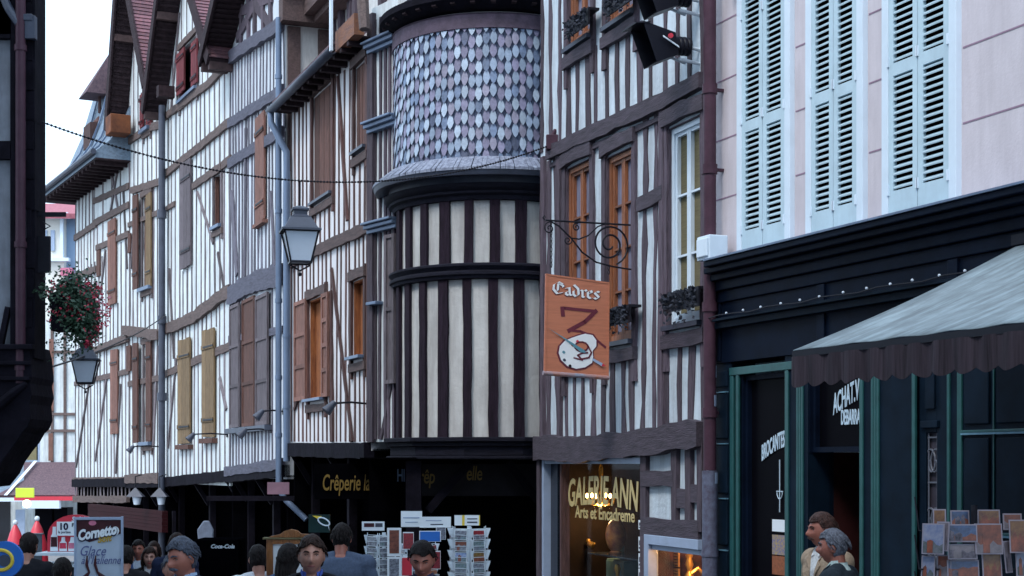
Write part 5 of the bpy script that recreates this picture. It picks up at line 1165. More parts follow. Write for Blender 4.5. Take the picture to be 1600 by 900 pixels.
L2_ = lantern(Vector((LP2.x, LP2.y, z2_)), 'smaller black lantern hanging just below the geranium basket', .82*LP2.y/24.0, .05+max(.3, LP2.z-z2_)); L2_.rotation_euler = (0,0,R(10))
# wall spot lamps on long arms
def arm_lamp(f, px_root, px_head, py, label):
    s0, z0 = f.sz(px_root, py); t = thing('arm_lamp', label, 'wall lamp', f.w(s0, 0, z0), f.rz, 'spot lamps on long arms along the houses')
    Yr = f.w(s0,0,0).y; L_ = (px_root-px_head)*Yr/F/.93; q = MB(); q.tube([(0,0,0),(0,L_*.5,.02),(0,L_,.0)], .016, 6); q.box(-.04,.04,0,.03,-.06,.06); q.build('arm', M['iron'], t)
    q = MB(); q.tube([(0,L_-.02,.02),(0,L_+.12,-.13)], [.04,.085], 10); q.build('lamp_head', M['zincd'], t, smooth=True)
arm_lamp(FC, 576, 524, 631, 'thin arm lamp on the red-brown house below the terracotta shutters')
arm_lamp(FD, 444, 412, 643, 'arm lamp reaching past the blue downpipe'); arm_lamp(FD, 425, 386, 672, 'arm lamp at the sill of the tall grey shutters'); arm_lamp(FE, 356, 306, 679, 'arm lamp below the tan shutters'); arm_lamp(FF, 250, 211, 698, 'arm lamp at the foot of the twin weathered shutters')
for px, lab in ((214, 'white bell lamp under the jetty, left of the pair'), (252, 'white bell lamp under the jetty, right of the pair beside the pipe')):
    p = P(px, 782, 38.5); t = thing('bell_lamp', lab, 'lamp', p, 0, 'bell lamps under the jetty'); t.scale = (.8,.8,.8); q = MB(); q.lathe([(.10,-.13),(.15,.12)], n=14); q.lathe([(0,-.13),(.10,-.13)], n=14); q.build('glass_shade', M['milk'], t, smooth=True)
    q = MB(); q.add([(-.3,-.2,.12),(.22,-.2,.12),(.22,.2,.12),(-.3,.2,.12),(-.05,0,.42)], [(0,1,2,3),(0,1,4),(1,2,4),(2,3,4),(3,0,4)]); q.build('cap', M['zincd'], t)
    q = MB(); q.tube([(-.05,0,.4),(-.05,.0,.75),(0,.6,.8)], .02); q.build('stem', M['iron'], t)
# creperie board under house C
p = P(503, 766, 24.2); CB = thing('shop_sign', 'black board lettered Crêperie la Ju in ochre under the red-brown house', 'sign', p); q = MB(); q.box(-.12,1.3,.03,.08,-.14,.42); q.build('board', M['void'], CB)
text('Crêperie la Ju...', .36, .46, .15, .004, 'lettering', OY, CB, lambda x, y, z: Vector((x, -z, y)))
# masked sign, pale garment and small hung wares in the dark arcade
MS = thing('mask_sign', 'dark sign with a white and yellow eye mask beside the menu board', 'sign', P(499, 818, 15.5), R(-8)); q = MB(); q.box(-.11,.11,-.01,.01,-.09,.09); q.build('board', mat('dark_green_sign', (.01,.03,.03), .5, .2, 5, bump=0), MS)
q = MB(); a_ = [(.05+.06*math.cos(t*.42), .02+.035*math.sin(t*.42)-.02*math.cos(t*.42)) for t in range(16)]; q.tube([(x, -.014, z) for x, z in a_], .008, 5); q.prism([(.09,-.02),(.11,-.07),(.10,-.02)], -.016, -.012); q.build('eye_shape', M['white'], MS)
q = MB(); q.prism([(-.07,.08),(.03,.075),(.0,.05),(-.02,.05)], -.017, -.012); q.build('yellow_corner', M['yellow'], MS)
def garment(px, py, Y, h, label, m):
    q = MB(); q.prism([(-.12,-h),(.12,-h),(.13,h*.3),(.05,h),(-.04,h),(-.15,h*.3)], -.03, .03); o = q.build('garment', m, bevel=.02); o.location = P(px, py, Y); tag(o, label, 'garment')
garment(322, 834, 26, .22, 'pale shirt hung in the dark arcade beside the grey-haired man', mat('dim_pale_cloth', (.20,.23,.30), .9, .2, 8, bump=.2))
SGN = thing('arcade_sign', 'small pink lit panel under the silvery house', 'sign', P(435, 762, 28.0)); q = MB(); q.box(-.2,.2,-.02,.02,-.12,.10); q.build('panel', mat('pink_panel', (.22,.12,.16), .6, .2, 3, bump=0), SGN); q = MB(); q.box(-1.3,.3,-.06,.0,-.24,-.15); q.build('shelf', M['black'], SGN)
DR = thing('drinks_cooler', 'dark cooler with small white script in the arcade', 'cooler', P(338, 900, 21)); q = MB(); q.box(-.3,.3,0,.6,-1.0,.50); q.build('cabinet', M['void'], DR, bevel=.02); text('Coca-Cola', .075, 1, .3, .003, 'lettering', M['white'], DR, lambda x, y, z: Vector((x-.08, -.003-z, .38+y)))

# ============================================================ menu board
MBD = thing('menu_board', 'oak menu display case with an arched crest and white menu', 'menu board', P(452, 725, 12.6)); s_ = 12.6/F
def mz(y): return -(y-725)*s_
def mxx(x): return (x-452)*s_
q = MB(); q.box(mxx(416), mxx(426), 0, .06, -1.9, mz(842)); q.box(mxx(476), mxx(486), 0, .06, -1.9, mz(842)); q.box(mxx(426), mxx(476), .001, .059, mz(850), mz(843)); q.box(mxx(426), mxx(476), .001, .059, -1.5, -1.4); q.build('frame', M['chair'], MBD, bevel=.003)
q = MB(); q.box(mxx(411), mxx(492), -.02, .08, mz(842.5), mz(840)); q.build('ledge', M['curtain'], MBD); q = MB()
q.prism([(mxx(420),mz(839.8)),(mxx(486),mz(839.8)),(mxx(484),mz(835)),(mxx(470),mz(834)),(mxx(464),mz(829)),(mxx(454),mz(827)),(mxx(444),mz(830)),(mxx(437),mz(835)),(mxx(422),mz(838))], .0, .05); q.build('crest', M['chair'], MBD, bevel=.003)
q = MB(); q.box(mxx(426), mxx(476), .03, .04, -1.4, mz(850)); q.build('menu_sheet', M['paper'], MBD)

# ============================================================ ice cream stall, at the lower left
IC = thing('ice_cream_stall', 'ice cream stall with a red arched header printed with cups', 'stall', P(110, 725, 15.5)); s_ = 15.5/F
def X(x): return (x-110)*s_
def Z(y): return -(y-725)*s_
q = MB(); arc = [(X(74), Z(862))]+[(X(118-44*math.cos(t*math.pi/14)), Z(838-34*math.sin(t*math.pi/14))) for t in range(15)]+[(X(162), Z(862))]; q.prism(arc, .0, .04); q.build('header', M['red'], IC)
q = MB(); q.box(X(66), X(165), -.25, .3, Z(866), Z(862)); q.box(X(60), X(170), -.2, .3, Z(884), Z(880)); q.build('shelf', M['white'], IC)
q = MB(); q.box(X(66), X(168), .05, .5, -2.3, Z(884)); q.build('cabinet', M['zincd'], IC)
for k, (x, h_, m_) in enumerate(((85, 38, 'brownp'), (99, 22, 'flower'), (113, 22, 'flowerp'))):
    q = MB(); q.prism([(X(x-6),Z(861)),(X(x+6),Z(861)),(X(x+5),Z(861-h_*.62)),(X(x+3),Z(861-h_*.7)),(X(x+3),Z(861-h_)),(X(x-2),Z(861-h_)),(X(x-3),Z(861-h_*.7)),(X(x-5),Z(861-h_*.62))], -.012, -.002); q.prism([(X(x-4.5),Z(861-h_*.58)),(X(x+4.5),Z(861-h_*.58)),(X(x+5),Z(861-h_*.18)),(X(x-5),Z(861-h_*.18))], -.016, -.0121, 1); q.build('printed_cup', [M['paper'], M[m_]], IC)
text('Soft Ice', .07, .9, .2, .002, 'lettering', M['white'], IC, lambda x, y, z: Vector((X(112)+x, -.004-z, Z(815)+y)))
q = MB(); q.tube([(X(46),0,-2.0),(X(46),0,Z(836))], .035, 10); q.build('green_post', mat('pale_green_tube', (.28,.42,.30), .4, .1, 4, bump=0), IC)
q = MB(); q.box(X(50), X(66), -.02, .0, -2, Z(834)); q.box(X(49), X(68), -.03, .02, Z(835), Z(833)); q.build('glass_guard', mat('smoky_glass_guard', (.10,.12,.14), .15, .3, 4, bump=0), IC)
PC = thing('price_card', 'white price card reading 10 F on the red header', 'price card', P(104, 826, 15.45)); q = MB(); q.box(-.095,.095,-.012,.0,-.07,.07); q.build('card', M['paper'], PC)
DK = mat('dark_ink', (.02,.02,.05), .6, .1, 4, bump=0)
text('10', .095, 1, 0, .003, 'lettering', DK, PC, lambda x, y, z: Vector((x-.075, -.014-z, -.01+y))); text('F', .05, 1, 0, .001, 'lettering', DK, PC, lambda x, y, z: Vector((x+.055, -.014-z, .02+y))); text('la portion', .035, .9, 0, 0, 'lettering', DK, PC, lambda x, y, z: Vector((x-.08, -.014-z, -.045+y)))
CN = thing('ice_cream_poster', 'tall framed poster lettered Cornetto in front of the stall', 'poster', P(155, 725, 14.0), R(4)); s_ = 14.0/F
def X(x): return (x-155)*s_
def Z(y): return -(y-725)*s_
q = MB(); q.box(X(117), X(120), -.02, .02, -2.1, Z(808)); q.box(X(189), X(192), -.02, .02, -2.1, Z(807)); q.box(X(120), X(189), -.02, .02, Z(812), Z(808)); q.build('frame', M['blugrey'], CN)
q = MB(); q.box(X(120), X(189), -.005, .01, -2.05, Z(812)); q.build('sheet', mat('pale_blue_print', (.42,.50,.60), .4, .1, 2, bump=0), CN)
q = MB(); q.prism([(X(120.5),Z(812.5)),(X(188.5),Z(812.5)),(X(188.5),Z(834)),(X(165),Z(840)),(X(140),Z(847)),(X(120.5),Z(838))], -.009, -.0055); q.build('brown_corner', M['brownp'], CN)
text('Cornetto', .128, .70, .1, .013, 'lettering', DK, CN, lambda x, y, z: Vector((X(123)+x, -.012-z, Z(845)+y+.32*x-.15*x))); text('Cornetto', .128, .70, .1, .006, 'lettering', M['paper'], CN, lambda x, y, z: Vector((X(123)+x, -.017-z, Z(844)+y+.17*x)))
text('Soft', .085, .9, .2, .003, 'lettering', M['goldd'], CN, lambda x, y, z: Vector((X(153)+x, -.012-z, Z(848)+y+.15*x)))
BI = mat('blue_ink', (.10,.12,.28), .6, .1, 4, bump=0)
text('Glace', .13, .8, .35, .0, 'lettering', BI, CN, lambda x, y, z: Vector((X(124)+x, -.009-z, Z(868)+y))); text("à l'Italienne", .105, .75, .35, .0, 'lettering', BI, CN, lambda x, y, z: Vector((X(127)+x, -.009-z, Z(881)+y)))
q = MB(); q.prism([(X(180+6*math.cos(t*.52)), Z(829.5+7*math.sin(t*.52))) for t in range(12)], -.012, -.0055); q.build('white_disc', M['paper'], CN)
q = MB(); q.prism([(X(145+6*math.cos(t*.52)), Z(817+4*math.sin(t*.52))) for t in range(12)], -.012, -.0092); q.build('small_badge', M['flowerp'], CN)
q = MB()
for x0 in (137, 150): q.tube([(X(x0),-.012,Z(868)),(X(x0-1),-.012,Z(882)),(X(x0+3),-.012,Z(894)),(X(x0+14 if x0 > 140 else x0-6),-.012,Z(905))], [.006,.014,.012,.03], 6)
q.build('printed_cone', M['brownp'], CN)
BS = thing('round_sign', 'round blue sign with a yellow ring at the lower left corner', 'sign', P(8, 874, 13.0)); q = MB(); q.lathe([(0,-.02),(.155,-.02),(.155,.02),(0,.02)], n=32); q.mapped(lambda v: Vector((v.x, v.z, v.y))); q.build('disc', M['blue'], BS)
q = MB(); q.tube([(-.03+.10*math.cos(t*.3), -.022, -.005+.085*math.sin(t*.3)) for t in range(22)], .016, 6); q.build('yellow_ring', M['yellow'], BS); q = MB(); q.lathe([(0,-.026),(.05,-.026),(.05,-.02)], (0,0,0), n=14); q.mapped(lambda v: Vector((v.x-.0, v.z, v.y-.01))); q.build('dark_emblem', M['zincd'], BS)
q = MB(); q.tube([(0,.02,-.15),(0,.02,-1.6)], .02); q.build('post', M['iron'], BS)

# ============================================================ postcard stands: every card is a thing
PIC = []
for i, (c1_, c2_) in enumerate((((.10,.20,.45),(.03,.03,.05)), ((.30,.10,.06),(.05,.02,.02)), ((.08,.10,.13),(.30,.33,.38)), ((.02,.02,.03),(.35,.38,.45)), ((.35,.22,.05),(.05,.02,.03)), ((.05,.12,.06),(.25,.3,.4)), ((.40,.03,.04),(.1,.02,.03)), ((.06,.15,.4),(.45,.5,.6)))):
    PIC.append(mat('card_picture_%s' % 'abcdefgh'[i], c1_, .35, .2, 16+5*i, bump=0, col2=c2_, stretch=(1,1,1.6)))
PIC_SHADED = [mat('dim_'+m_.name, tuple(x*.6 for x in c_[0]), .4, .2, 14, bump=0, col2=tuple(x*.6 for x in c_[1])) for m_, c_ in zip(PIC, (((.10,.20,.45),(.03,.03,.05)), ((.45,.12,.06),(.05,.02,.02)), ((.14,.12,.14),(.35,.30,.34)), ((.02,.02,.03),(.35,.32,.40)), ((.40,.20,.06),(.08,.02,.03)), ((.06,.10,.08),(.3,.3,.36)), ((.40,.03,.04),(.1,.02,.03)), ((.08,.16,.4),(.5,.5,.58))))]  # darker picture copies: the awning's shade is put into their colours
PN = ['blue sky view', 'reddish town view', 'grey monument view', 'black and white view', 'golden interior view', 'green park view', 'bright red view', 'blue and white view']
def card(loc, rz, w_, h_, pi, label, group, tilt=-.12, border=.006):
    q = MB(); q.box(-w_/2, w_/2, 0, .004, -h_/2, h_/2); W2, H2 = w_/2-border, h_/2-border; rc = random.Random(hash((round(loc[0],3), round(loc[2],3), 1)) % 9999)
    q.box(-W2, W2, -.0012, -.0002, -H2, H2, 1); hz_ = rc.uniform(-.5, .2)*H2
    q.prism([(-W2, -H2)]+[(-W2+2*W2*i/6, hz_+rc.uniform(-.3,.3)*H2) for i in range(7)]+[(W2, -H2)], -.0022, -.0013, 2)
    for i in range(rc.randint(1, 3)):
        x = rc.uniform(-.9, .3)*W2; ww = rc.uniform(.3, .65)*W2; zz = rc.uniform(-.3,.4)*H2; q.prism([(x, -H2), (x+ww, -H2), (x+ww, zz), (x+ww*.6, zz+rc.uniform(.0,.35)*H2), (x+ww*.4, zz+rc.uniform(0,.3)*H2), (x, zz)], -.0032-.0004*i, -.0023, 3)
    PIC_ = PIC if 'stand' in group else PIC_SHADED
    o = q.build('postcard', [M['paper'] if 'stand' in group else SHADED_CARD, PIC_[pi], PIC_[[1,2,3,5][pi%4]], PIC_[[3,1,2][pi%3]]]); o.location = loc; o.rotation_euler = (tilt, 0, rz); return tag(o, label, 'postcard', group)
SHADED_CARD = mat('shaded_card_border', (.25,.23,.28), .7, .1, 5, bump=0)  # card border for the awning rack, shade painted into the tone
ORD = ['topmost', 'second', 'third', 'fourth', 'fifth', 'sixth', 'seventh', 'eighth', 'ninth']
# right stand: five faces of pockets round a spindle, white wire
def stand(px, py_top, Y, label, rad, rows, rowh, cols, cw, ch, rack_word, rot=0, head=None):
    base = P(px, 725, Y); t = thing('postcard_stand', label, 'postcard stand', (base.x, base.y, ground_z(Y))); zt_ = P(px, py_top, Y).z; g = ground_z(Y)
    q = MB(); q.tube([(0,0,0.02),(0,0,zt_-g)], .018, 8); q.tube([(.28*math.cos(a),.28*math.sin(a),.02) if i%2 else (0,0,.10) for i, a in enumerate([k*.785 for k in range(9)])], .015, 5); q.build('pole', M['wire'], t)
    for k in range(cols):
        an = rot+R(270)+2*math.pi*(k-(cols-1)/2)/ (cols+2.2 if cols > 2 else 6); nx, ny = math.cos(an), math.sin(an); rz = an+R(90)
        q = MB()
        for r_ in range(rows+1):
            z = zt_-g-.02-r_*rowh; q.tube([(-cw/2,0,z),(cw/2,0,z)], .0035, 4); q.tube([(-cw/2,-.022,z-rowh*.55),(cw/2,-.022,z-rowh*.55)], .0035, 4)
        for s_ in (-1, 1): q.tube([(s_*cw/2,0,zt_-g),(s_*cw/2,0,zt_-g-.02-rows*rowh)], .004, 4)
        q.tube([(0,.0,zt_-g-.03),(0,rad,zt_-g-.03)], .004, 4)
        for s_ in (-1, 1):
            for r_ in range(rows): z = zt_-g-.02-r_*rowh; q.prism([(0,z),(-.045,z),(-.02,z-rowh*.75),(0,z-rowh*.8)], s_*cw/2-.0015, s_*cw/2+.0015, ax='x')
        q.mapped(lambda v: Vector((nx*rad+v.x*math.cos(rz)-v.y*math.sin(rz), ny*rad+v.x*math.sin(rz)+v.y*math.cos(rz), v.z))); q.build('wire_panel', M['wire'], t)
        for r_ in range(rows):
            z = zt_-.03-(r_+.45)*rowh; pi = (k*3+r_*5+k*r_) % 8
            if rack_word == 'left': pi = 3 if (r_+k) % 3 else 2
            card(Vector((base.x+nx*(rad+.018), base.y+ny*(rad+.018), z)), rz, cw*.9, ch, pi, '%s, %s card down in %s column of the %s postcard stand' % (PN[pi], ORD[min(r_,8)], ['the leftmost', 'the second', 'the third', 'the fourth', 'the fifth'][k], rack_word), 'postcards on the %s stand' % rack_word)
    return t
stand(733, 822, 14.0, 'white wire postcard stand with fanned columns beside the dark doorway', .15, 8, .10, 4, .138, .092, 'right', rot=R(4))
stand(600, 832, 14.4, 'white wire postcard stand with black and white views at left', .13, 8, .105, 2, .17, .092, 'left', rot=R(-14))
stand(655, 846, 15.0, 'white wire postcard stand at the back between the two taller ones', .14, 7, .10, 3, .15, .09, 'rear', rot=R(-3))
# white frame with tall prints between them, in front of bright bags
def panel_thing(name, label, cat_, px, py, Y, w_, h_, m, parts=(), rz=0, group=None):
    t = thing(name, label, cat_, P(px, py, Y), rz, group); q = MB(); q.box(-w_/2, w_/2, 0, .012, -h_/2, h_/2); q.build('card', m, t)
    for (nm, x0, x1, z0, z1, mm) in parts: q = MB(); q.box(w_*x0, w_*x1, -.003, -.0002, h_*z0, h_*z1); q.build(nm, mm, t)
    return t
ST = M['zincd']
panel_thing('header_sign', 'small white header card with two dark emblems above the left postcard stand', 'sign', 583, 822, 14.3, .21, .085, M['paper'], [('dark_emblem', -.4, .05, -.1, .32, M['brownp']), ('dark_emblem', .1, .42, -.1, .32, ST)])
panel_thing('header_sign', 'tallest white header card with faint printed lines', 'sign', 643, 811, 14.6, .20, .15, M['paper'], [('printed_line', -.4, .4, .05, .12, M['blugrey']), ('printed_line', -.3, .3, -.22, -.17, M['blugrey'])])
panel_thing('header_sign', 'wide white header card in a dark frame, centre of the three', 'sign', 680, 816, 14.2, .29, .10, M['paper'], [('printed_line', -.3, .2, .12, .2, M['blugrey']), ('printed_line', -.15, .25, -.25, -.15, ST)])
panel_thing('header_sign', 'white header card with yellow bars above the right postcard stand', 'sign', 730, 813, 14.2, .235, .095, M['paper'], [('yellow_bar', -.2, -.1, -.5, .5, M['yellow']), ('yellow_bar', .46, .5, -.5, .5, M['yellow']), ('printed_line', .0, .4, .1, .2, ST), ('printed_line', .0, .4, -.25, -.12, ST)])
for k, (py, hh) in enumerate(((847, .26), (889, .22))):
    panel_thing('tall_print', ['upper tall narrow print between the two postcard stands', 'lower tall narrow print between the two postcard stands'][k], 'print', 616, py, 14.1, .13, hh, M['paper'], [('picture', -.34, .34, -.40, .42, PIC[1] if k == 0 else PIC[3])], group='tall prints')
for k, (px, py, m_, lab) in enumerate(((638, 845, PIC[6], 'bright red print below the tallest header card'), (636, 885, M['red'], 'red book cover at the shoulder of the man looking down'), (672, 838, M['blue'], 'blue curved bag above the man looking down'), (680, 875, PIC[6], 'dark red bag behind the man looking down'), (689, 833, PIC[3], 'small black and white print beside the right stand'))):
    panel_thing('print', lab, 'print', px, py, 14.15+.01*k, [.10,.10,.20,.10,.09][k], [.16,.18,.10,.17,.12][k], M['paper'], [('picture', -.46, .46, -.46, .44, m_)], rz=R([5,-6,3,0,8][k]))
# right hand rack below the awning
base = P(1530, 725, 9.2); RK = thing('card_rack', 'shaded rack of large art cards below the awning at right', 'card rack', (base.x, base.y, 0)); s_ = 9.2/F
q = MB(); q.tube([(0,.1,.02),(0,.1,2.0)], .02); q.box(-.3,.3,-.1,.3,0,.04)
for z in (1.95, 1.72, 1.5, 1.28, 1.1): q.tube([(-.36,.0,z-.10),(.34,.0,z-.10)], .005, 5); q.tube([(-.36,.0,z-.10),(-.36,.1,z+.1)], .005, 5)
q.build('wire_frame', M['iron'], RK)
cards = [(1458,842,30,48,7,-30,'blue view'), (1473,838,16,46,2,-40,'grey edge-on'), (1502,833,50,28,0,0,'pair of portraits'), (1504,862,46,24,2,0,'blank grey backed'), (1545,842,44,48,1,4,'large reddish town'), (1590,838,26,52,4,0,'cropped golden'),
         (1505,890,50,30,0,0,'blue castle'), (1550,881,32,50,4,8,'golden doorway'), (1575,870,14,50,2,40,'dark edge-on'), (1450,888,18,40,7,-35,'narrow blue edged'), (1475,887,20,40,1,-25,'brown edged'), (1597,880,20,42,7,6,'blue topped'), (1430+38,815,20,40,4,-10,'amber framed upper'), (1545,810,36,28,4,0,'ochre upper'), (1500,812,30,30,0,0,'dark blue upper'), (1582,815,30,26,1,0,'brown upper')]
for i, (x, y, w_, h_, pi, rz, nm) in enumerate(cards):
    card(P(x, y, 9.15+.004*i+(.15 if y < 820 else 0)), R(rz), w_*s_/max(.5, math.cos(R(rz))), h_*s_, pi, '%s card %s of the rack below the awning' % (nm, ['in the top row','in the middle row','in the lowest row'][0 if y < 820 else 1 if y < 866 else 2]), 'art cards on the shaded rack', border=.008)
# ============================================================ people
SKW, SKF, SKR = MATS_SKIN
EYEW, EYED = mat('eye_white', (.22,.19,.18), .3, 0, 1, bump=0), mat('eye_dark', (.02,.012,.01), .2, 0, 1, bump=0)
LIP = mat('lip', (.20,.055,.05), .5, 0, 1, bump=0); LIPR = mat('lip_red', (.45,.05,.06), .4, 0, 1, bump=0)
HAIR = dict(black=hairm('black_hair', (.014,.010,.010)), dark=hairm('dark_brown_hair', (.035,.018,.014)), brown=hairm('brown_hair', (.075,.03,.022)), grey=mat('grey_hair', (.22,.24,.29), .6, .5, 22, stretch=(3,3,.6), bump=.8, col2=(.06,.06,.08)), pepper=mat('salt_pepper_hair', (.10,.12,.17), .6, .5, 22, stretch=(3,3,.6), bump=.8, col2=(.02,.02,.03)))
def g2(x, c, s): return math.exp(-((x-c)/s)**2)
def head_point(d, fem=False):
    """surface of a head in head space: x right, -y forward, z up; centre mid-head"""
    x, y, z = d; fw = -y
    rx, ry, rz = .076, .096, .117
    X, Y, Z = x*rx, y*ry, z*rz
    if z < 0:
        k = min(1, -z); X *= 1-.36*k**1.7; 
        if y > 0: Y *= 1-.55*k**1.3       # neck side of the skull
        else: Y *= 1-.06*k
    if fw > 0: X *= 1-.06*fw**4
    if fw > .3:      # face relief
        a = X
        w_ = (fw-.3)/.7
        Y -= w_*.031*g2(a, 0, .016)*(g2(Z, -.026, .017)) + w_*.015*g2(a, 0, .011)*g2(Z, -.004, .022)   # nose
        Y += w_*.015*(g2(abs(a), .031, .017)*g2(Z, .009, .014))                                    # eye sockets
        Y -= w_*.007*g2(Z, .032, .010)*g2(abs(a), .022, .03)                                       # brow
        Y -= w_*.006*g2(Z, -.058, .010)*g2(a, 0, .024) + w_*.008*g2(Z, -.098, .016)*g2(a, 0, .024)  # lips, chin
        Y += w_*.004*g2(Z, -.074, .008)*g2(a, 0, .03)
        Y -= w_*.004*g2(abs(a), .046, .018)*g2(Z, -.015, .02)
    return Vector((X, Y, Z))
def ico(sub):
    bm = bmesh.new(); bmesh.ops.create_icosphere(bm, subdivisions=sub, radius=1); vs = [v.co.copy() for v in bm.verts]; fs = [tuple(v.index for v in f.verts) for f in bm.faces]; bm.free(); return vs, fs
ICO4, ICO5 = ico(4), ico(5)
def loft(mb, secs, n=20):     # secs: (centre, rx, ry)
    vs = []
    for c, rx, ry in secs: vs += [(c[0]+rx*math.cos(2*math.pi*j/n), c[1]+ry*math.sin(2*math.pi*j/n), c[2]) for j in range(n)]
    k = len(secs); mb.add(vs, [(i*n+j, i*n+(j+1)%n, (i+1)*n+(j+1)%n, (i+1)*n+j) for i in range(k-1) for j in range(n)]+[tuple(range(n))[::-1], tuple((k-1)*n+j for j in range(n))])
def remeshed(mb, name, m, parent, vox, keep=None, sm=2, thick=0, disp=None):
    o = mb.build('tmp', m); md = o.modifiers.new('r', 'REMESH'); md.mode = 'VOXEL'; md.voxel_size = vox; md.use_smooth_shade = True
    s_ = o.modifiers.new('s', 'SMOOTH'); s_.iterations = sm; s_.factor = .5
    dg = bpy.context.evaluated_depsgraph_get(); me = bpy.data.meshes.new_from_object(o.evaluated_get(dg)); bpy.data.objects.remove(o)
    if disp:
        for v in me.vertices: v.co = disp(v.co.copy())
    if keep:
        bm = bmesh.new(); bm.from_mesh(me); bmesh.ops.delete(bm, geom=[f for f in bm.faces if not keep(f.calc_center_median())], context='FACES'); bm.to_mesh(me); bm.free()
    me.name = name; me.materials.clear(); me.materials.append(m); me.polygons.foreach_set('use_smooth', [True]*len(me.polygons))
    q = bpy.data.objects.new(name, me); COL.objects.link(q); q.parent = parent
    if thick: t_ = q.modifiers.new('thick', 'SOLIDIFY'); t_.thickness = thick; t_.offset = 1
    return q
def person(px, py_top, Y, label, face=0, skin=SKW, hair='dark', style='short', top=None, shirt=None, trousers=None, pitch=0, headyaw=0, head_tilt=0, female=False, moustache=False, build=1.0, openfront=True, arms='down', near=True, lips=None, group=None):
    """face: yaw in degrees, 0 looks at the camera, positive turns to the picture's right"""
    g = ground_z(Y)+(.12 if px > 1200 else 0); p = P(px, py_top, Y); Hh = p.z-g; sc = Hh/1.76
    t = thing('person', label, 'person', (p.x, Y, g), R(face)); t.scale = (sc, sc, sc)
    top = top or cloth('navy_cloth', (.02,.025,.05)); trousers = trousers or cloth('dark_trousers', (.02,.02,.028))
    sw = (.185 if female else .21)*build; HC = Vector((0, -.035, 1.635)); 
    Mh = Matrix.Translation(HC) @ Matrix.Rotation(R(headyaw), 4, 'Z') @ Matrix.Rotation(R(pitch), 4, 'X') @ Matrix.Rotation(R(head_tilt), 4, 'Y')
    def limb(mb, pts, rs): mb.tube(pts, rs, 12)
    def arms_(mb, k, hand=True):
        for s in (-1, 1):
            if arms == 'down': sh, el, wr = Vector((s*(sw-.02),.01,1.42)), Vector((s*(sw+.06),.03,1.13)), Vector((s*(sw+.05),-.05,.88))
            else: sh, el, wr = Vector((s*(sw-.02),.01,1.42)), Vector((s*(sw+.07),.0,1.14)), Vector((s*(sw-.04),-.22,1.02))
            mb.tube([sh+Vector((-s*.03,0,.01)), sh.lerp(el,.3), el, el.lerp(wr,.3), wr], [.058*k,.052*k,.042*k,.040*k,.028*k], 12); mb.ball(tuple(sh), .062*k, 10)
            if hand:
                d = (wr-el).normalized(); sd = Vector((0,1,0)).cross(d).normalized() if abs(d.y) < .9 else Vector((1,0,0)); fw = d.cross(sd)
                mb.tube([wr, wr+d*.045, wr+d*.09], [.026,.032,.030], 10); pal_ = wr+d*.085
                for i, (o_, L_) in enumerate(((-.030,.070),(-.010,.080),(.010,.075),(.029,.060))):
                    b_ = pal_+Vector((0,1,0))*o_; mb.tube([b_-d*.03, b_+d*L_*.5, b_+d*L_*.85-sd*s*.012, b_+d*L_-sd*s*.026], [.0095,.0092,.0085,.007], 8)
                th_ = wr+d*.03+Vector((0,-.026,0)); mb.tube([th_, th_+Vector((0,-.024,0))+d*.025, th_+Vector((0,-.034,0))+d*.055], [.012,.010,.008], 8)
    def torso(mb, e, zt=1.50, z0=.86):
        S = [(z0,.155,.115),(.95,.165,.12),(1.05,.15*build,.112*build),(1.15,.15*build,.112*build),(1.27,.168*build,.118),(1.36,.178*build,.115),(1.43,sw-.03,.092),(1.475,.11,.078),(1.50,.072,.068)]
        loft(mb, [((0,.005,z),rx+e,ry+e) for z, rx, ry in S if z0 <= z <= zt])
    vox = .0062 if near else .012
    b = MB(); torso(b, 0)
    b.tube([(0,.012,1.46),(0,.0,1.53),(0,-.012,1.60)], [.062,.056,.057], 14)
    iv, if_ = ICO4; b.add([Mh @ head_point(v) for v in iv], if_)
    for s in (-1, 1):     # ears
        b.add([Mh @ (Vector((s*.076, .008, -.006))+Vector((v.x*.010, v.y*.017, v.z*.031))) for v in ICO4[0]], ICO4[1])
    for s in (-1, 1): b.tube([(s*.09,0,.92),(s*.095,-.01,.70),(s*.10,-.005,.50),(s*.10,.012,.36),(s*.10,.02,.09)], [.085,.078,.058,.055,.038], 12); b.tube([(s*.10,.04,.05),(s*.105,-.05,.045),(s*.11,-.15,.035)], [.042,.042,.03], 10)
    arms_(b, 1); body = remeshed(b, 'body', skin, t, vox, sm=1)
    # face details
    def on_face(x, z, out=.0):
        best = Vector((x, -.1, z)); fz = z/.117; fx = x/.076; fy = -math.sqrt(max(.01, 1-min(.95, fz*fz+fx*fx))); q_ = head_point(Vector((fx, fy, fz)).normalized()); return Vector((x, q_.y-out, z))
    if near or True:
        for s in (-1, 1):
            c = on_face(s*.031, .008); e = MB(); e.ball((0,0,0), .0120, 10, sc=(1.1,.7,.40)); e.ball((0,-.0048,0), .0062, 8, sc=(1,.8,.8), mi=1); e.mapped(lambda v, c=c: Mh @ (v+c+Vector((0,.0052,0)))); e.build('eye', [EYEW, EYED], body, smooth=True)
            e = MB(); e.tube([Mh @ on_face(s*x, z, .002) for x, z in ((.014,.028),(.026,.033),(.038,.033),(.049,.027))], [.004,.0055,.0045,.002], 6); e.build('eyebrow', HAIR[hair if hair != 'grey' else 'pepper'], body, smooth=True)
            e = MB(); e.tube([Mh @ on_face(s*x, z, .0012) for x, z in ((.018,.012),(.031,.018),(.045,.011))], [.0015,.0024,.0015], 5); e.build('eyelid', HAIR['dark'], body, smooth=True)
        e = MB(); e.tube([Mh @ on_face(x, -.058-abs(x)*(.0 if not female else -.12), .0005) for x in (-.024,-.012,0,.012,.024)], [.002,.0052,.0055,.0052,.002], 8); e.build('lips', lips or LIP, body, smooth=True)
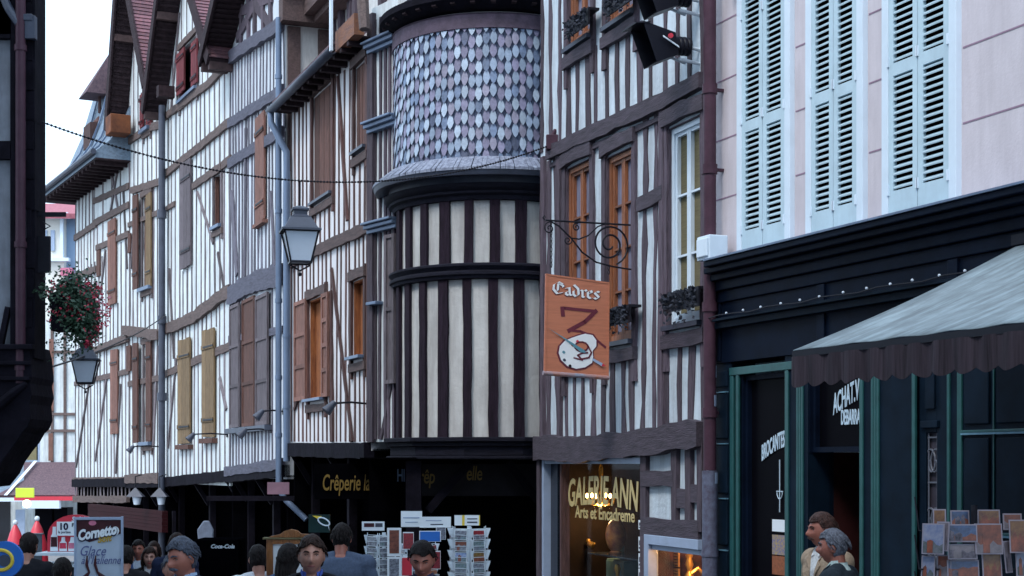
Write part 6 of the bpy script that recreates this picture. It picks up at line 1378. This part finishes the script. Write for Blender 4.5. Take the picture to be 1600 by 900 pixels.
        if moustache: e = MB(); e.tube([Mh @ on_face(x, -.045-abs(x)*.30, .004) for x in (-.036,-.022,-.008,.008,.022,.036)], [.003,.0085,.010,.010,.0085,.003], 8); e.build('moustache', HAIR[hair if hair != 'grey' else 'pepper'], body, smooth=True)
    # hair
    hm = HAIR[hair]; h = MB(); hv = []
    seed = px*.01
    for v in ICO5[0]:
        q_ = head_point(v); th = .008+.014*max(0, v.z); 
        if style in ('long', 'bob', 'tail'): th += .008
        th += .0035*noise.noise(Vector((v.x*9+seed, v.y*9, v.z*2.2)))+.005*noise.noise(Vector((v.x*3+seed, v.y*3, v.z*3)))
        hv.append(Mh @ (q_+v.normalized()*th))
    iv_, if5 = ICO5; fs = []
    for f in if5:
        c = (iv_[f[0]]+iv_[f[1]]+iv_[f[2]])/3; fw = -c.y
        line = (.56-.10*abs(c.x)-.06*math.sin(c.x*5+seed)) if fw > .45 else (.50-(.45-fw)*1.5)
        if style in ('bob', 'long', 'tail') and fw < .45: line = -.75 if fw < .30 else line-.5
        if style == 'short': line = max(line, -.55)
        if style == 'receding': line = max(line+.12*(fw > .2), -.5)
        if abs(c.x) > .80 and -.30 < c.z < .20 and abs(c.y) < .30 and style in ('short', 'receding'): continue
        if c.z > line: fs.append(f)
    used_ = sorted({i for f in fs for i in f}); mp = {i: k for k, i in enumerate(used_)}
    h.add([hv[i] for i in used_], [tuple(mp[i] for i in f) for f in fs]); ho = h.build('hair', hm, body, smooth=True); s_ = ho.modifiers.new('thick', 'SOLIDIFY'); s_.thickness = .010; s_.offset = -1
    lk = MB(); rr = random.Random(int(px))
    for i in range(170 if near else 60):      # separate locks break up the outline
        a = rr.uniform(0, 2*math.pi); zz = rr.uniform(.1, .95); r_ = math.sqrt(1-zz*zz); d = Vector((r_*math.cos(a), r_*math.sin(a), zz))
        if -d.y > .30 and zz < .72: continue
        dirv = Vector((-d.y*.3+rr.uniform(-.3,.3), .6, -.8)).normalized() if d.y > -.3 else Vector((rr.uniform(-.2,.8), -.2, -.25)).normalized()
        p0 = head_point(d)+d*.016; pts_ = [p0, p0+dirv*.020+d*.005, p0+dirv*.042-d*.002]; lk.tube([Mh @ x for x in pts_], [.0045,.0042,.001], 5)
    if style in ('long', 'tail'):
        for i in range(60):
            x0 = rr.uniform(-.07,.07); y0 = rr.uniform(.03,.085); L_ = rr.uniform(.22,.34)*(1 if style == 'long' else .9); wv = rr.uniform(-.02,.02); k_ = .55 if style == 'tail' else 1.05
            lk.tube([Mh @ Vector((x0,y0,.0)), Mh @ Vector((x0*1.1,y0+.02,-L_*.4)), Mh @ Vector((x0*k_+wv,y0+.03,-L_*.75)), Mh @ Vector((x0*k_*.8,y0+.02,-L_))], [.016,.017,.014,.003], 6)
    if style == 'bob':
        for i in range(70):
            a = rr.uniform(-.35, math.pi+.35); x0, y0 = .088*math.cos(a), .02+.085*math.sin(a)*.9
            if y0 < -.03: y0 = -.03
            lk.tube([Mh @ Vector((x0,y0,.05)), Mh @ Vector((x0*1.12,y0*1.05,-.05)), Mh @ Vector((x0*1.05,y0,-.12-rr.random()*.03))], [.012,.015,.004], 6)
    lk.build('hair_strands', hm, ho, smooth=True)
    # clothes
    sh_ = MB(); torso(sh_, .010, 1.50, .86); sh_.tube([(0,.012,1.455),(0,.006,1.50),(0,.0,1.545)], [.074,.068,.064], 16)
    if shirt:
        remeshed(sh_, 'shirt', shirt, t, .010, keep=lambda c: c.z < 1.538-.06*max(0, -c.y*9)*(abs(c.x) < .03), sm=1)
        co = MB()
        for s in (-1, 1): co.add([(s*.008,-.078,1.475),(s*.052,-.070,1.50),(s*.062,-.03,1.545),(s*.068,.02,1.55),(s*.075,.02,1.51),(s*.068,-.05,1.485),(s*.045,-.098,1.455)], [(0,1,2,5,6),(2,3,4,5)])
        cq = co.build('collar', shirt, t); s_ = cq.modifiers.new('thick', 'SOLIDIFY'); s_.thickness = .006
    jk = MB(); torso(jk, .024, 1.475, .86); arms_(jk, 1.32, hand=False)
    for s in (-1, 1): jk.tube([(s*.04,.02,1.475),(s*.10,.012,1.462),(s*(sw-.02),.01,1.425)], [.058,.058,.060], 12)
    if openfront and shirt:
        kf = lambda c: not (c.y < -.02 and c.z > 1.14 and abs(c.x) < .012+.30*(c.z-1.14)*.75 and c.z < 1.56 and c.z > 1.14) and c.z < 1.525
    else: kf = lambda c: c.z < 1.53-(.02 if c.y < 0 else 0)
    def fold(v): return v+Vector((0,0,0))+Vector((noise.noise(v*9+Vector((px,0,0))), noise.noise(v*8+Vector((0,px,0))), 0))*.007
    remeshed(jk, 'jacket' if shirt else 'sweater', top, t, .011, keep=kf, sm=3, thick=.006, disp=fold)
    if openfront and shirt:
        lp = MB()
        for s in (-1, 1): lp.add([(s*.012,-.150,1.16),(s*.075,-.148,1.34),(s*.105,-.125,1.40),(s*.075,-.12,1.43),(s*.085,-.075,1.49),(s*.06,-.03,1.53),(s*.045,-.055,1.505),(s*.03,-.12,1.36)], [(0,1,2,3,7),(3,4,5,6,7)])
        lo_ = lp.build('lapel', top, t); s_ = lo_.modifiers.new('thick', 'SOLIDIFY'); s_.thickness = .007
    tr = MB(); loft(tr, [((0,.005,.80),.165,.125),((0,.005,.90),.172,.128),((0,.005,.99),.160,.122)])
    for s in (-1, 1): tr.tube([(s*.085,0,.90),(s*.095,-.01,.70),(s*.10,-.005,.50),(s*.10,.012,.30),(s*.10,.02,.10)], [.105,.095,.075,.068,.066], 12)
    remeshed(tr, 'trousers', trousers, t, .014, sm=2, keep=lambda c: c.z > .09)
    so_ = MB()
    for s in (-1, 1): so_.tube([(s*.10,.05,.055),(s*.105,-.05,.05),(s*.11,-.17,.035)], [.050,.050,.036], 10)
    each(so_, 'shoe', M['ironb'], t, smooth=True)
    return t
NAVY, BLK, DENIM = cloth('navy_wool', (.015,.022,.055)), cloth('black_wool', (.010,.010,.014)), cloth('denim', (.03,.075,.18))
person(291, 840, 9.6, 'grey-haired man with a moustache, navy jacket and light blue collar, head lowered', face=-30, headyaw=-8, pitch=10, skin=SKR, hair='pepper', style='short', top=NAVY, shirt=cloth('light_blue_shirt', (.30,.42,.60)), moustache=True, build=1.08)
person(487, 837, 9.8, 'dark-haired man in a black jacket and bright blue shirt looking at the camera', face=6, skin=SKW, hair='dark', top=BLK, shirt=cloth('bright_blue_shirt', (.05,.10,.42)))
person(661, 845, 10.2, 'dark-haired man looking down in front of the postcards', face=-4, pitch=20, skin=SKR, hair='black', top=NAVY, shirt=cloth('navy_shirt', (.03,.03,.08)))
person(533, 819, 14.0, 'man seen from behind in a grey-blue knitted sweater', face=176, skin=SKR, hair='black', top=cloth('grey_blue_knit', (.06,.085,.14)), build=1.15)
person(449, 852, 12.3, 'woman seen from behind with long dark hair and a denim jacket before the menu board', face=170, skin=SKW, hair='black', style='long', top=DENIM, female=True)
person(404, 853, 13.2, 'person in a white shirt half hidden by the menu board', face=200, skin=SKW, hair='black', top=cloth('white_shirt', (.62,.64,.68)), near=False)
person(234, 856, 17.5, 'smiling young woman with dark hair, white collar and dark jacket', face=10, skin=SKF, hair='dark', style='bob', top=BLK, shirt=cloth('white_blouse', (.65,.67,.70)), female=True, lips=LIPR)
person(217, 844, 19.0, 'dark-haired man in a blue jacket and pale shirt behind the smiling woman', face=4, skin=SKR, hair='black', top=cloth('blue_jacket', (.03,.07,.18)), shirt=cloth('pale_shirt', (.45,.52,.62)), near=False)
person(242, 847, 22.0, 'person with dark hair in blue partly hidden behind the smiling woman', face=-12, skin=SKF, hair='dark', style='bob', top=cloth('royal_blue_cloth', (.02,.05,.20)), female=True, near=False)
person(274, 834, 17.0, 'man in a navy coat seen from behind near the grey-haired man', face=165, skin=SKR, hair='dark', top=NAVY, near=False)
person(269, 866, 12.0, 'person in a bright red sweater hidden behind the grey-haired man', face=20, skin=SKW, hair='pepper', top=cloth('red_knit', (.45,.02,.03)), near=False)
person(196, 854, 15.2, 'person with black hair and black coat seen from behind beside the poster', face=180, skin=SKW, hair='black', top=BLK, near=False)
person(96, 873, 12.6, 'person with black hair in front of the ice cream stall', face=180, skin=SKW, hair='black', top=BLK, near=False)
person(43, 834, 14.6, 'person in black standing beside the pale green post', face=175, skin=SKW, hair='black', top=BLK, near=False)
person(1291, 802, 11.3, 'brown-haired man with a moustache and beige jacket in profile', face=-68, headyaw=-14, skin=SKR, hair='brown', style='short', top=cloth('beige_jacket', (.36,.27,.19)), shirt=cloth('white_open_collar', (.65,.66,.66)), moustache=True)
person(1309, 828, 10.4, 'grey-haired older man in a dark jacket turned to the left', face=-118, headyaw=10, skin=SKR, hair='grey', style='short', top=cloth('charcoal_jacket', (.025,.035,.045)), shirt=cloth('pale_green_collar', (.50,.62,.60)))
